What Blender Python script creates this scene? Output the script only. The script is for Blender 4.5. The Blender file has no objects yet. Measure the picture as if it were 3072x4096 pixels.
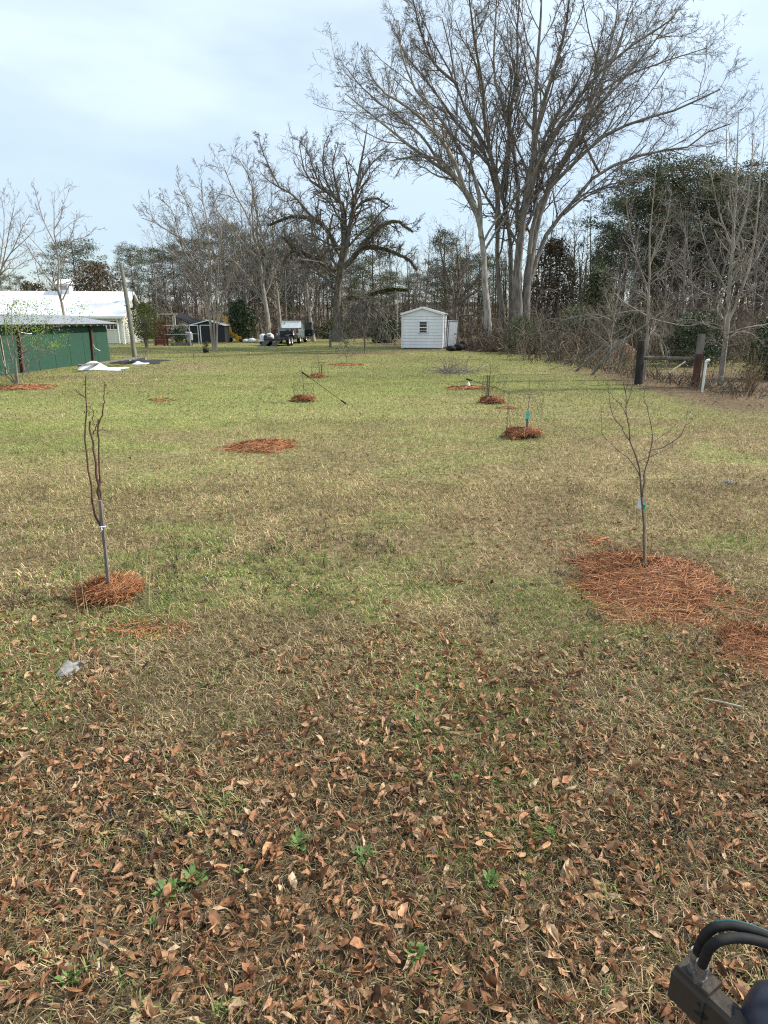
import bpy, math, random
import numpy as np
from mathutils import Vector

# ------------------------------------------------------------------ camera, sky, sun
sc = bpy.context.scene
COL = sc.collection
F, PXW, PXH = 2500.0, 3072, 4096
HC = 1.8
PITCH = math.radians(16.97)
CP, SP = math.cos(PITCH), math.sin(PITCH)
cam = bpy.data.objects.new('camera', bpy.data.cameras.new('camera'))
COL.objects.link(cam)
cam.location = (0, 0, HC)
cam.rotation_euler = (math.pi/2 - PITCH, 0, 0)
cam.data.sensor_fit = 'VERTICAL'
cam.data.sensor_height = 36
cam.data.lens = 36*F/PXH
cam.data.clip_start = 0.05
cam.data.clip_end = 2000
sc.camera = cam

SUN = Vector((0.97, 0.20, 0.86)).normalized()
SUN_EL = math.asin(SUN.z)
sun = bpy.data.objects.new('sun', bpy.data.lights.new('sun', 'SUN'))
COL.objects.link(sun)
sun.rotation_euler = (-SUN).to_track_quat('-Z', 'Y').to_euler()
sun.data.energy = 4.5
sun.data.angle = math.radians(2.0)
sun.data.color = (1.0, 0.93, 0.82)

wd = bpy.data.worlds.new('World')
sc.world = wd
wd.use_nodes = True
wn, wl = wd.node_tree.nodes, wd.node_tree.links
wn.clear()
w_out = wn.new('ShaderNodeOutputWorld')
w_bg = wn.new('ShaderNodeBackground'); w_bg.inputs['Strength'].default_value = 0.101
w_sky = wn.new('ShaderNodeTexSky'); w_sky.sky_type = 'NISHITA'; w_sky.sun_disc = False
w_sky.sun_elevation = SUN_EL
w_sky.sun_rotation = math.atan2(SUN.x, SUN.y)
w_sky.air_density = 1.0; w_sky.dust_density = 0.6
w_tc = wn.new('ShaderNodeTexCoord')
w_map = wn.new('ShaderNodeMapping'); w_map.inputs['Scale'].default_value = (1.0, 0.8, 3.2)
w_map.inputs['Rotation'].default_value = (0, math.radians(14), math.radians(20))
w_no = wn.new('ShaderNodeTexNoise'); w_no.inputs['Scale'].default_value = 2.1
w_no.inputs['Detail'].default_value = 5; w_no.inputs['Roughness'].default_value = 0.5
w_rp = wn.new('ShaderNodeValToRGB')
w_rp.color_ramp.elements[0].position = 0.30; w_rp.color_ramp.elements[0].color = (0.52, 0.52, 0.52, 1)
w_rp.color_ramp.elements[1].position = 0.62; w_rp.color_ramp.elements[1].color = (1, 1, 1, 1)
w_sep = wn.new('ShaderNodeSeparateXYZ')
w_mr = wn.new('ShaderNodeMapRange'); w_mr.inputs['From Min'].default_value = 0.05; w_mr.inputs['From Max'].default_value = 0.32
w_mr.inputs['To Min'].default_value = 0.35; w_mr.inputs['To Max'].default_value = 1.0
w_mul = wn.new('ShaderNodeMath'); w_mul.operation = 'MULTIPLY'
w_mix = wn.new('ShaderNodeMix'); w_mix.data_type = 'RGBA'
w_mix.inputs[7].default_value = (6.3, 7.6, 8.8, 1)          # thin white cloud veil, before the 0.11 strength
wl.new(w_tc.outputs['Generated'], w_map.inputs['Vector']); wl.new(w_map.outputs[0], w_no.inputs['Vector'])
wl.new(w_no.outputs[0], w_rp.inputs[0]); wl.new(w_tc.outputs['Generated'], w_sep.inputs[0])
wl.new(w_sep.outputs['Z'], w_mr.inputs[0]); wl.new(w_rp.outputs[0], w_mul.inputs[0]); wl.new(w_mr.outputs[0], w_mul.inputs[1])
wl.new(w_mul.outputs[0], w_mix.inputs[0]); wl.new(w_sky.outputs[0], w_mix.inputs[6])
wl.new(w_mix.outputs[2], w_bg.inputs['Color']); wl.new(w_bg.outputs[0], w_out.inputs[0])

vs = sc.view_settings
vs.view_transform = 'Standard'; vs.look = 'None'; vs.gamma = 1; vs.use_curve_mapping = False
vs.exposure = 0.5
sc.cycles.use_denoising = False
sc.cycles.filter_width = 1.15
sc.cycles.max_bounces = 6
sc.cycles.diffuse_bounces = 3
sc.cycles.transparent_max_bounces = 8

# ------------------------------------------------------------------ where things stand
def ground(px, py):
    v = py - PXH/2
    y = HC*(F*CP - v*SP)/(F*SP + v*CP)
    zc = y*CP + HC*SP
    return np.array([(px - PXW/2)/F*zc, y, 0.0])
def at(px, py, Y):
    """the point at distance Y that is seen at pixel (px, py) of the photograph"""
    v = py - PXH/2
    zc = Y/(CP - v/F*SP)
    return np.array([(px - PXW/2)/F*zc, Y, HC - zc*(SP + v/F*CP)])
def mpp(Y): return (Y*CP + HC*SP)/F       # metres per photograph pixel at distance Y

RNG = np.random.default_rng(11)
random.seed(5)

# ------------------------------------------------------------------ mesh helpers
class MB:
    """collects shapes; ends up as one mesh"""
    def __init__(s): s.v = []; s.f = {}; s.n = 0; s.c = []
    def add(s, V, Fs, col=None):
        V = np.asarray(V, float).reshape(-1, 3)
        Fs = np.asarray(Fs, np.int64)
        s.f.setdefault(Fs.shape[1], []).append(Fs + s.n)
        s.v.append(V); s.n += len(V)
        if col is not None:
            col = np.asarray(col, float)
            if col.ndim == 1: col = np.tile(col, (len(V), 1))
            s.c.append(col)
        return s
    def box(s, c, size, rz=0, rx=0, ry=0):
        c = np.asarray(c, float); h = np.asarray(size, float)/2
        V = np.array([[x, y, z] for z in (-1, 1) for y in (-1, 1) for x in (-1, 1)], float)*h
        for ax, a in ((0, rx), (1, ry), (2, rz)):
            if a:
                i, j = [(1, 2), (2, 0), (0, 1)][ax]
                ca, sa = math.cos(a), math.sin(a)
                p, q = V[:, i].copy(), V[:, j].copy()
                V[:, i] = p*ca - q*sa; V[:, j] = p*sa + q*ca
        return s.add(V + c, [[0, 2, 3, 1], [4, 5, 7, 6], [0, 1, 5, 4], [2, 6, 7, 3], [0, 4, 6, 2], [1, 3, 7, 5]])
    def beam(s, p, q, w, h, up=(0, 0, 1)):
        """a square bar from p to q"""
        p = np.asarray(p, float); q = np.asarray(q, float); t = (q - p)/np.linalg.norm(q - p)
        a = np.cross(t, up)
        if np.linalg.norm(a) < 1e-4: a = np.cross(t, (0, 1, 0))
        a /= np.linalg.norm(a); b = np.cross(a, t)
        V = [e + sx*a*w/2 + sz*b*h/2 for e in (p, q) for sx, sz in ((-1, -1), (1, -1), (1, 1), (-1, 1))]
        return s.add(V, [[0, 1, 2, 3], [7, 6, 5, 4], [0, 4, 5, 1], [1, 5, 6, 2], [2, 6, 7, 3], [3, 7, 4, 0]])
    def cyl(s, p, q, r0, r1=None, k=12):
        r1 = r0 if r1 is None else r1
        p = np.asarray(p, float); q = np.asarray(q, float); t = (q - p)/np.linalg.norm(q - p)
        a = np.cross(t, (0, 0, 1) if abs(t[2]) < .9 else (1, 0, 0)); a /= np.linalg.norm(a); b = np.cross(t, a)
        th = np.arange(k)/k*2*math.pi
        ring = np.cos(th)[:, None]*a + np.sin(th)[:, None]*b
        V = np.vstack([p + ring*r0, q + ring*r1, p, q])
        i = np.arange(k); j = (i + 1) % k
        n0 = s.n
        s.add(V, np.stack([i, j, j + k, i + k], 1))
        s.f.setdefault(3, []).append(np.vstack([np.stack([j, i, np.full(k, 2*k)], 1), np.stack([i + k, j + k, np.full(k, 2*k + 1)], 1)]) + n0)
        return s
    def tube(s, pts, r, k=6, col=None):
        P = np.asarray(pts, float)[None]; R = np.broadcast_to(np.asarray(r, float), (P.shape[1],))[None]
        V, Fs = tubes(P, R, k); return s.add(V, Fs, col)
    def prism(s, prof, a, b):
        """profile of (x, z) pairs drawn between y=a and y=b"""
        n = len(prof)
        V = [(x, a, z) for x, z in prof] + [(x, b, z) for x, z in prof]
        i = np.arange(n); j = (i + 1) % n
        n0 = s.n
        s.add(V, np.stack([i, j, j + n, i + n], 1))
        s.f.setdefault(n, []).append(np.array([list(range(n))[::-1], list(range(n, 2*n))]) + n0)
        return s
    def lathe(s, c, prof, k=16):
        c = np.asarray(c, float); th = np.arange(k)/k*2*math.pi
        V = np.vstack([c + np.stack([r*np.cos(th), r*np.sin(th), np.full(k, z)], 1) for r, z in prof])
        i = np.arange(k); j = (i + 1) % k
        Fs = np.vstack([np.stack([i, j, j + k, i + k], 1) + m*k for m in range(len(prof) - 1)])
        return s.add(V, Fs)

def tubes(P, R, k):
    """P (M,n,3) centre lines, R (M,n) radii -> verts, quads"""
    M, n, _ = P.shape
    T = np.gradient(P, axis=1); T /= np.linalg.norm(T, axis=2, keepdims=True) + 1e-9
    mean = T.mean(1, keepdims=True)
    ref = np.where(np.abs(mean[..., 2:3]) < .8, np.array([0., 0, 1]), np.array([1., 0, 0]))
    U = np.cross(T, np.broadcast_to(ref, T.shape)); U /= np.linalg.norm(U, axis=2, keepdims=True) + 1e-9
    Vv = np.cross(T, U)
    if k == 2:                                                     # hair-thin twigs: one narrow strip each
        a = RNG.uniform(0, math.pi, (M, 1, 1)); Wd = (np.cos(a)*U + np.sin(a)*Vv)*R[..., None]*1.35
        idx = np.arange(M*n*2).reshape(M, n, 2)
        return np.stack([P - Wd, P + Wd], 2).reshape(-1, 3), np.stack([idx[:, :-1, 0], idx[:, :-1, 1], idx[:, 1:, 1], idx[:, 1:, 0]], -1).reshape(-1, 4)
    th = np.arange(k)/k*2*math.pi
    ring = P[:, :, None] + R[:, :, None, None]*(np.cos(th)[:, None]*U[:, :, None] + np.sin(th)[:, None]*Vv[:, :, None])
    idx = np.arange(M*n*k).reshape(M, n, k)
    a = idx[:, :-1]; b = idx[:, 1:]
    Fs = np.stack([a, np.roll(a, -1, 2), np.roll(b, -1, 2), b], -1).reshape(-1, 4)
    return ring.reshape(-1, 3), Fs

def mesh_of(name, mb, mat, off=(0, 0, 0), smooth=False):
    V = np.vstack(mb.v) - np.asarray(off, float)
    me = bpy.data.meshes.new(name)
    loops, starts, tot = [], [], 0
    for k, lst in mb.f.items():
        Fa = np.vstack(lst); loops.append(Fa.ravel()); starts.append(tot + np.arange(len(Fa))*k); tot += Fa.size
    loops = np.concatenate(loops); starts = np.concatenate(starts)
    me.vertices.add(len(V)); me.vertices.foreach_set('co', V.astype(np.float32).ravel())
    me.loops.add(tot); me.loops.foreach_set('vertex_index', loops.astype(np.int32))
    me.polygons.add(len(starts)); me.polygons.foreach_set('loop_start', starts.astype(np.int32))
    me.polygons.foreach_set('use_smooth', np.full(len(starts), bool(smooth)))
    if mb.c:
        c = np.vstack(mb.c); c4 = np.ones((len(c), 4), np.float32); c4[:, :3] = c
        at_ = me.color_attributes.new('Col', 'FLOAT_COLOR', 'POINT'); at_.data.foreach_set('color', c4.ravel())
    me.update(calc_edges=True)
    if mat: me.materials.append(mat)
    return me
def root_loc(o):
    while o.parent: o = o.parent
    return np.array(o.location)
def tag(o, label=None, cat=None, group=None, kind=None):
    for k, v in (('label', label), ('category', cat), ('group', group), ('kind', kind)):
        if v: o[k] = v
    return o
def thing(name, label, cat, loc=(0, 0, 0), rz=0, group=None):
    o = bpy.data.objects.new(name, None); COL.objects.link(o)
    o.location = tuple(loc); o.rotation_euler = (0, 0, rz); o.empty_display_size = .1
    return tag(o, label, cat, group)
def part(name, mb, mat, parent, local=True, smooth=False, label=None, kind=None):
    """one mesh object below parent; local=False when its shape was given in world coordinates"""
    off = (0, 0, 0) if local else root_loc(parent)
    o = bpy.data.objects.new(name, mesh_of(name, mb, mat, off, smooth)); COL.objects.link(o)
    o.parent = parent
    return tag(o, label, None, None, kind)
def solo(name, mb, mat, label, cat, loc=None, group=None, smooth=False, kind=None):
    """a thing that is one mesh, shape in world coordinates"""
    V = np.vstack(mb.v)
    if loc is None: loc = (V[:, 0].mean(), V[:, 1].mean(), V[:, 2].min())
    o = bpy.data.objects.new(name, mesh_of(name, mb, mat, loc, smooth)); COL.objects.link(o)
    o.location = tuple(loc)
    return tag(o, label, cat, group, kind)
def share(name, me, parent, loc, rot=(0, 0, 0), scale=(1, 1, 1)):
    o = bpy.data.objects.new(name, me); COL.objects.link(o); o.parent = parent
    o.location = tuple(loc); o.rotation_euler = rot; o.scale = scale
    return o

# ------------------------------------------------------------------ noise
_TAB = np.random.default_rng(3).random((256, 256))
def vnoise(x, y, s, seed=0):
    x = np.asarray(x, float)/s + seed*17.3; y = np.asarray(y, float)/s + seed*9.7
    xi = np.floor(x).astype(int); yi = np.floor(y).astype(int)
    fx = x - xi; fy = y - yi; fx = fx*fx*(3 - 2*fx); fy = fy*fy*(3 - 2*fy)
    g = lambda i, j: _TAB[i % 256, j % 256]
    return (g(xi, yi)*(1 - fx) + g(xi + 1, yi)*fx)*(1 - fy) + (g(xi, yi + 1)*(1 - fx) + g(xi + 1, yi + 1)*fx)*fy
def fbm(x, y, s, seed=0): return .5*vnoise(x, y, s, seed) + .3*vnoise(x, y, s*.45, seed + 1) + .2*vnoise(x, y, s*.2, seed + 2)
def sstep(a, b, x): t = np.clip((x - a)/(b - a), 0, 1); return t*t*(3 - 2*t)

# ------------------------------------------------------------------ materials
def mat(name, col, rough=.75, col2=None, scale=6, bump=0, metal=0, stretch=(1, 1, 1), detail=6, attr=False, rnd=0, transl=0, spec=.3, contrast=(.35, .65)):
    m = bpy.data.materials.new(name); m.use_nodes = True
    N, L = m.node_tree.nodes, m.node_tree.links
    b = N['Principled BSDF']; b.inputs['Roughness'].default_value = rough; b.inputs['Metallic'].default_value = metal
    b.inputs['Specular IOR Level'].default_value = spec
    col2 = col2 or tuple(c*.72 for c in col)
    tc = N.new('ShaderNodeTexCoord'); mp = N.new('ShaderNodeMapping'); mp.inputs['Scale'].default_value = stretch
    no = N.new('ShaderNodeTexNoise'); no.inputs['Scale'].default_value = scale; no.inputs['Detail'].default_value = detail
    L.new(tc.outputs['Object'], mp.inputs[0]); L.new(mp.outputs[0], no.inputs['Vector'])
    rp = N.new('ShaderNodeValToRGB'); rp.color_ramp.elements[0].position, rp.color_ramp.elements[1].position = contrast
    rp.color_ramp.elements[0].color = (*col2, 1); rp.color_ramp.elements[1].color = (*col, 1)
    L.new(no.outputs[0], rp.inputs[0])
    out = rp.outputs[0]
    if attr:
        a = N.new('ShaderNodeAttribute'); a.attribute_name = 'Col'
        mx = N.new('ShaderNodeMix'); mx.data_type = 'RGBA'; mx.blend_type = 'MULTIPLY'; mx.inputs[0].default_value = 1
        L.new(a.outputs['Color'], mx.inputs[6]); L.new(out, mx.inputs[7]); out = mx.outputs[2]
    if rnd:
        oi = N.new('ShaderNodeObjectInfo'); hs = N.new('ShaderNodeHueSaturation')
        mr = N.new('ShaderNodeMapRange'); mr.inputs['To Min'].default_value = 1 - rnd; mr.inputs['To Max'].default_value = 1 + rnd
        L.new(oi.outputs['Random'], mr.inputs[0]); L.new(mr.outputs[0], hs.inputs['Value']); L.new(out, hs.inputs['Color']); out = hs.outputs[0]
    L.new(out, b.inputs['Base Color'])
    if bump:
        bp = N.new('ShaderNodeBump'); bp.inputs['Strength'].default_value = bump; bp.inputs['Distance'].default_value = .02
        L.new(no.outputs[0], bp.inputs['Height']); L.new(bp.outputs[0], b.inputs['Normal'])
    if transl:
        t = N.new('ShaderNodeBsdfTranslucent'); ms = N.new('ShaderNodeMixShader'); ms.inputs[0].default_value = transl
        L.new(out, t.inputs['Color']); L.new(b.outputs[0], ms.inputs[1]); L.new(t.outputs[0], ms.inputs[2])
        L.new(ms.outputs[0], N['Material Output'].inputs[0])
    return m
WHITE = (1, 1, 1)
M_grass = mat('grass_blades', WHITE, .8, (.8, .8, .8), 3, attr=True, transl=.25, spec=.15)
M_leaf = mat('dead_leaf', WHITE, .7, (.55, .5, .45), 60, attr=True, transl=.15, spec=.25)
M_leafobj = mat('dry_leaf', (.45, .26, .15), .65, (.25, .125, .07), 40, rnd=.55, transl=.12)
M_straw = mat('pine_straw', WHITE, .7, (.75, .7, .65), 20, attr=True)
M_bark_grey = mat('bark_grey', (.27, .235, .20), .9, (.11, .095, .08), 7, 1, stretch=(1, 1, .25))
M_twig_grey = mat('twig_grey', (.21, .185, .16), .9, (.125, .108, .095), 3)
M_bark_pale = mat('bark_pale', (.38, .34, .285), .9, (.18, .155, .13), 5, .8, stretch=(1, 1, .35))
M_twig_pale = mat('twig_pale', (.29, .25, .21), .9, (.17, .145, .12), 3)
M_bark_dark = mat('bark_dark', (.22, .19, .155), .95, (.095, .08, .068), 8, 1, stretch=(1, 1, .25))
M_twig_dark = mat('twig_dark', (.18, .155, .13), .9, (.11, .094, .08), 3)
M_bark_crape = mat('bark_smooth', (.36, .30, .25), .8, (.22, .18, .15), 4, .3, stretch=(1, 1, .3))
M_twig_pink = mat('twig_pinkish', (.30, .24, .22), .9, (.20, .16, .15), 3)
M_bark_pine = mat('bark_pine', (.20, .14, .10), .95, (.08, .06, .05), 9, 1, stretch=(1, 1, .3))
M_moss = mat('limb_moss', (.15, .155, .04), .95, (.085, .09, .025), 4)
M_needle = mat('pine_needles', (.135, .15, .075), .8, (.065, .075, .038), .9, transl=.15)
M_needle_br = mat('browning_foliage', (.13, .085, .05), .9, (.06, .05, .03), 1.2, transl=.1)
M_ever = mat('evergreen_leaf', (.055, .085, .028), .55, (.02, .035, .012), 2.5, transl=.15, spec=.4)
M_bushlt = mat('light_green_leaf', (.17, .19, .055), .7, (.08, .10, .03), 3, transl=.2)
M_thicket = mat('thicket_leaf', (.11, .135, .05), .8, (.05, .065, .025), 1.5, transl=.15)
M_bud = mat('bud_leaf', (.24, .34, .07), .7, (.15, .24, .05), 4, transl=.3)
M_brush = mat('brush_stems', WHITE, .9, (.6, .6, .6), 2, attr=True)
M_weed = mat('weed_leaf', (.22, .36, .09), .6, (.09, .16, .055), 25, transl=.25)
M_soil = mat('dark_soil', (.09, .07, .05), .95, (.04, .032, .025), 5, .6)
M_white = mat('white_metal_paint', (.86, .86, .85), .5, (.77, .77, .76), 3, .05)
M_whitedirty = mat('white_paint_worn', (.86, .85, .82), .6, (.60, .57, .52), 5, .1, contrast=(.22, .36))
M_roofwhite = mat('white_roof_metal', (.76, .77, .79), .45, (.60, .61, .64), .6)
M_cream = mat('cream_siding', (.72, .71, .62), .7, (.60, .59, .50), 4, .05)
M_green = mat('green_boards', (.027, .078, .053), .8, (.022, .066, .045), 9)
M_galv = mat('galvanised_roof', (.42, .43, .45), .5, (.28, .29, .31), 3, .05, metal=.3, stretch=(1, 4, 1))
M_wood = mat('weathered_wood', (.23, .20, .165), .9, (.11, .095, .08), 9, .6, stretch=(1, 1, .2))
M_woodblack = mat('blackened_wood', (.05, .043, .038), .95, (.02, .018, .016), 9, .6, stretch=(1, 1, .2))
M_woodpale = mat('pale_wood', (.46, .40, .30), .85, (.30, .25, .18), 8, .4)
M_woodgreen = mat('old_pole_wood', (.24, .23, .18), .9, (.13, .125, .10), 8, .6, stretch=(2, 2, .15))
M_redbrown = mat('red_brown_wood', (.13, .055, .04), .85, (.055, .03, .025), 7, .5, stretch=(1, 1, .3))
M_dark = mat('dark_interior', (.012, .012, .014), .7)
M_black = mat('black_shed_paint', (.022, .026, .032), .6, (.014, .017, .021), 4, .1, stretch=(4, 4, .5))
M_blackmetal = mat('black_metal', (.02, .02, .022), .45, (.035, .033, .03), 10)
M_rubber = mat('black_rubber', (.014, .014, .015), .7, (.024, .023, .022), 40, spec=.2)
M_glass = mat('window_glass', (.02, .024, .028), .12, (.015, .018, .02), 2, spec=.6)
M_truck = mat('grey_green_car_paint', (.24, .31, .31), .3, (.22, .28, .28), 2, metal=.4, spec=.5)
M_truckdk = mat('lower_car_paint', (.085, .095, .095), .4, (.07, .08, .08), 2, spec=.5)
M_redlamp = mat('red_lamp_lens', (.35, .015, .015), .25, (.25, .01, .01), 8, spec=.5)
M_chrome = mat('steel', (.55, .55, .56), .3, (.4, .4, .41), 12, metal=.9)
M_rim = mat('wheel_rim', (.62, .63, .65), .35, (.5, .5, .52), 6, metal=.3)
M_yellow = mat('yellow_machine_paint', (.78, .44, .02), .5, (.45, .23, .02), 4)
M_plastic = mat('white_plastic', (.85, .86, .88), .45, (.70, .72, .75), 4, .15, transl=.1)
M_scrap = mat('clear_plastic_film', (.50, .50, .49), .35, (.30, .28, .24), 30, .3, transl=.4)
M_pvc = mat('white_pipe', (.80, .79, .75), .4, (.62, .61, .56), 4)
M_teal = mat('teal_tag', (.16, .62, .56), .6, (.13, .55, .50), 20)
M_greentie = mat('green_tape', (.01, .33, .20), .5)
M_whitetag = mat('white_tag', (.82, .82, .85), .6)
M_ink = mat('dark_ink', (.03, .10, .12), .7)
M_yellowtag = mat('yellow_ribbon', (.75, .66, .08), .6)
M_wire = mat('wire', (.10, .085, .07), .7, (.06, .05, .045), 10)
M_wirerust = mat('rusty_wire', (.13, .075, .05), .8, (.08, .05, .04), 10)
M_red = mat('dark_red_paint', (.14, .022, .02), .7, (.09, .016, .015), 4)
M_netting = mat('black_netting', (.03, .03, .033), .8)
M_block = mat('concrete_block', (.36, .35, .33), .9, (.25, .24, .22), 12, .4)
M_fabric = mat('black_ground_cloth', (.035, .036, .04), .85, (.02, .02, .024), 6, .4)
M_dirt = mat('orange_dirt', (.33, .20, .11), .95, (.20, .125, .075), 5, .6)
M_stem_red = mat('sapling_bark_red', (.15, .075, .055), .8, (.09, .05, .04), 18, .3)
M_stem_grey = mat('sapling_bark_grey', (.17, .135, .11), .8, (.10, .08, .065), 18, .3)
M_bamboo = mat('cane', (.50, .42, .24), .7, (.36, .30, .17), 12)
M_stake = mat('grey_wood_stake', (.22, .195, .165), .85, (.13, .115, .10), 16, .4, stretch=(2, 2, .2))
M_zinc = mat('zinc_fitting', (.36, .37, .38), .45, (.16, .16, .165), 60, metal=.75)
M_armpaint = mat('worn_black_paint', (.017, .016, .015), .6, (.045, .036, .028), 28, .35, spec=.25, contrast=(.62, .35))
M_bluepaint = mat('dark_blue_paint', (.018, .022, .04), .35, (.03, .033, .05), 7, spec=.5)
M_hosestripe = mat('hose_stripe', (.015, .10, .10), .5)
M_barkbrush = mat('cut_brush', (.26, .23, .18), .9, (.16, .14, .11), 6)

# ------------------------------------------------------------------ the lawn
def green_fraction(x, y):
    n = fbm(x, y, 5.0, 4) - .5
    g = sstep(5.2, 15, y - .42*x + 7*n)
    g = g*(1 - .55*sstep(7.2, 9.5, x)*(1 - sstep(24, 34, y)))*(.66 + .34*sstep(.36, .62, fbm(x, y, 3.4, 61)))
    g = np.maximum(g, .95*sstep(6.5, 9.5, y)*sstep(-1.2, -3.2, x)*(1 - sstep(16, 22, y))*sstep(.3, .55, fbm(x, y, 2.5, 66)))
    patch = sstep(.55, .68, fbm(x, y, 1.1, 9))
    g = np.maximum(g, .62*patch)
    for cx_, cy_, sx_, sy_ in ((-8.3, 27, 1.3, 2.0), (-9.4, 21, 1.6, 1.2), (-1, 38, 2.5, 2), (1.1, 6.2, .6, 1.0)): g = g*(1 - .85*np.exp(-((x - cx_)/sx_)**2 - ((y - cy_)/sy_)**2))
    return np.clip(g, 0, 1)
def bare_fraction(x, y):
    b = sstep(.60, .78, fbm(x, y, 1.5, 21))*.45*(1 - sstep(9, 18, y))
    b = np.maximum(b, sstep(6.4, 7.6, x + .4*(fbm(x, y, 2, 5) - .5))*sstep(11, 14, y)*(1 - sstep(22, 27, y)))
    # dark leaf mould along the wood's edge and under the trees
    edge = 41.5 - .33*np.maximum(x - 3, 0)*2.0 + 2.0*(fbm(x, y, 3, 6) - .5)
    b = np.maximum(b, sstep(-.6, .8, y - edge)*sstep(-2, 2.5, x))
    b = np.maximum(b, .9*sstep(66, 72, y + 4*(fbm(x, y, 8, 3) - .5)))
    b = np.maximum(b, .75*np.exp(-((x + 1.2)/2.2)**2 - ((y - 38.6)/1.6)**2))
    return b
C_TAN = np.array([.58, .445, .26]); C_OLIVE = np.array([.275, .235, .11]); C_GREEN = np.array([.245, .29, .082])
C_LUSH = np.array([.16, .27, .06]); C_BROWN = np.array([.24, .15, .09]); C_MOULD = np.array([.17, .125, .08])

gx = np.concatenate([np.linspace(-900, -45, 12), np.linspace(-40, 40, 170), np.linspace(45, 900, 12)])
gy = np.concatenate([np.linspace(-60, -3, 8), 1.2*np.exp(np.linspace(0, math.log(85/1.2), 170)) - 1.2 , np.linspace(92, 1500, 16)])
X, Y = np.meshgrid(gx, gy)
g = green_fraction(X, Y); b = bare_fraction(X, Y)
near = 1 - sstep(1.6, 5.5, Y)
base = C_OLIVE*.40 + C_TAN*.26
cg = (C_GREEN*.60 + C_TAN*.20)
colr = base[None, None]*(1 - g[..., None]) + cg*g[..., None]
colr = colr*(1 - .8*near[..., None]) + .8*near[..., None]*np.array([.085, .055, .036])  # brown soil close by, darkened so gaps between blades look shaded
colr = colr*(1 - b[..., None]) + C_MOULD*b[..., None]
colr *= (1 - .12*sstep(10, 26, Y))[..., None]
colr *= ((.80 + .4*fbm(X, Y, .9, 30))*(.82 + .36*fbm(X, Y, 6, 33)))[..., None]
lawn = MB()
nx, ny = len(gx), len(gy)
idx = np.arange(nx*ny).reshape(ny, nx)
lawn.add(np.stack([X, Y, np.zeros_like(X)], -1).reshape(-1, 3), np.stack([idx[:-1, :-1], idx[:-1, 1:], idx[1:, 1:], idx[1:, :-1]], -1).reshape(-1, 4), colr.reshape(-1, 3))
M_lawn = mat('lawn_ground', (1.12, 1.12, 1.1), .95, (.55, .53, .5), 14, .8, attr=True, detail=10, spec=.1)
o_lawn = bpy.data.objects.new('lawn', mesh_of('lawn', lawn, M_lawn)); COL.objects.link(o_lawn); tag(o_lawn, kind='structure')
o_lawn['label'] = 'winter lawn, green far off and brown with leaves close by'

def in_view(y, n, x_margin=.7):
    hw = (y*CP + HC*SP)/F*PXW/2 + x_margin + .04*y
    return RNG.uniform(-1, 1, n)*hw
def sample_band(y0, y1, dens):
    """random places on the lawn between two distances, as dense as asked"""
    w1 = (y1*CP + HC*SP)/F*PXW/2 + .7 + .04*y1
    n = int(dens*2*w1*(y1 - y0))
    x = RNG.uniform(-w1, w1, n); y = RNG.uniform(y0, y1, n)
    k = np.abs(x) < (y*CP + HC*SP)/F*PXW/2 + .7 + .04*y
    return x[k], y[k]

grass = MB()
def blades(x, y, lmin, lmax, w, flat, two=True, lush=None):
    n = len(x)
    if not n: return
    g = green_fraction(x, y); bare = bare_fraction(x, y)
    keep = RNG.random(n) > bare*.78
    x, y, g, bare = x[keep], y[keep], g[keep], bare[keep]; n = len(x)
    az = RNG.uniform(0, 2*math.pi, n); L = RNG.uniform(lmin, lmax, n)*(1 - .3*g)
    el = np.radians(RNG.uniform(*flat, n))
    d = np.stack([np.cos(az)*np.cos(el), np.sin(az)*np.cos(el), np.sin(el)], 1)
    s = np.stack([-np.sin(az), np.cos(az), np.zeros(n)], 1)
    tw = RNG.normal(0, .8, n)
    p = np.stack([x, y, RNG.uniform(0, .012, n)], 1)
    m = p + d*(L*.55)[:, None] + s*(L*.12*tw)[:, None]
    d2 = d.copy(); d2[:, 2] = d[:, 2] - RNG.uniform(.3, 1.3, n); d2 += s*(tw*.8)[:, None]
    d2 /= np.linalg.norm(d2, axis=1)[:, None]
    t = m + d2*(L*.5)[:, None]; t[:, 2] = np.maximum(t[:, 2], .004)
    ww = w*RNG.uniform(.6, 1.3, n)
    r = RNG.random(n)
    lushf = sstep(.60, .74, fbm(x, y, 1.1, 9))
    pg = np.clip(g*.80 + .16, 0, 1)
    c = np.where((r < pg)[:, None], C_GREEN*(1 - .4*lushf[:, None]) + .4*lushf[:, None]*C_LUSH, C_TAN)
    r2 = RNG.random(n)
    c = np.where((r2 < .33*(1 - g))[:, None], C_OLIVE*(1 - .35*sstep(4, 1.5, y))[:, None], c)
    c = np.where(((r2 > .86) & (g < .6))[:, None], C_BROWN, c)
    c = c*(1 - .5*bare[:, None]) + .5*bare[:, None]*C_BROWN*1.3
    c = c*((.80 + .20*sstep(1.6, 3.6, y))*(1 - .16*sstep(10, 26, y)))[:, None]
    c = c*(RNG.uniform(.45, 1.45, n)*(.70 + .6*vnoise(x, y, .35, 40))*(.72 + .56*fbm(x, y, 2.2, 44))*(.80 + .4*fbm(x, y, 6, 33)))[:, None]
    if two:
        V = np.stack([p - s*ww[:, None], p + s*ww[:, None], m - s*(ww*.8)[:, None], m + s*(ww*.8)[:, None], t], 1)
        i = np.arange(n)[:, None]*5
        T = np.concatenate([i + [0, 1, 3], i + [0, 3, 2], i + [2, 3, 4]], 0)
        C = np.repeat(c, 5, 0)
    else:
        V = np.stack([p - s*ww[:, None], p + s*ww[:, None], (m + t)/2 + [0, 0, .01]], 1)
        T = np.arange(n)[:, None]*3 + [0, 1, 2]; C = np.repeat(c, 3, 0)
    grass.add(V.reshape(-1, 3), T, C)
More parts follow.
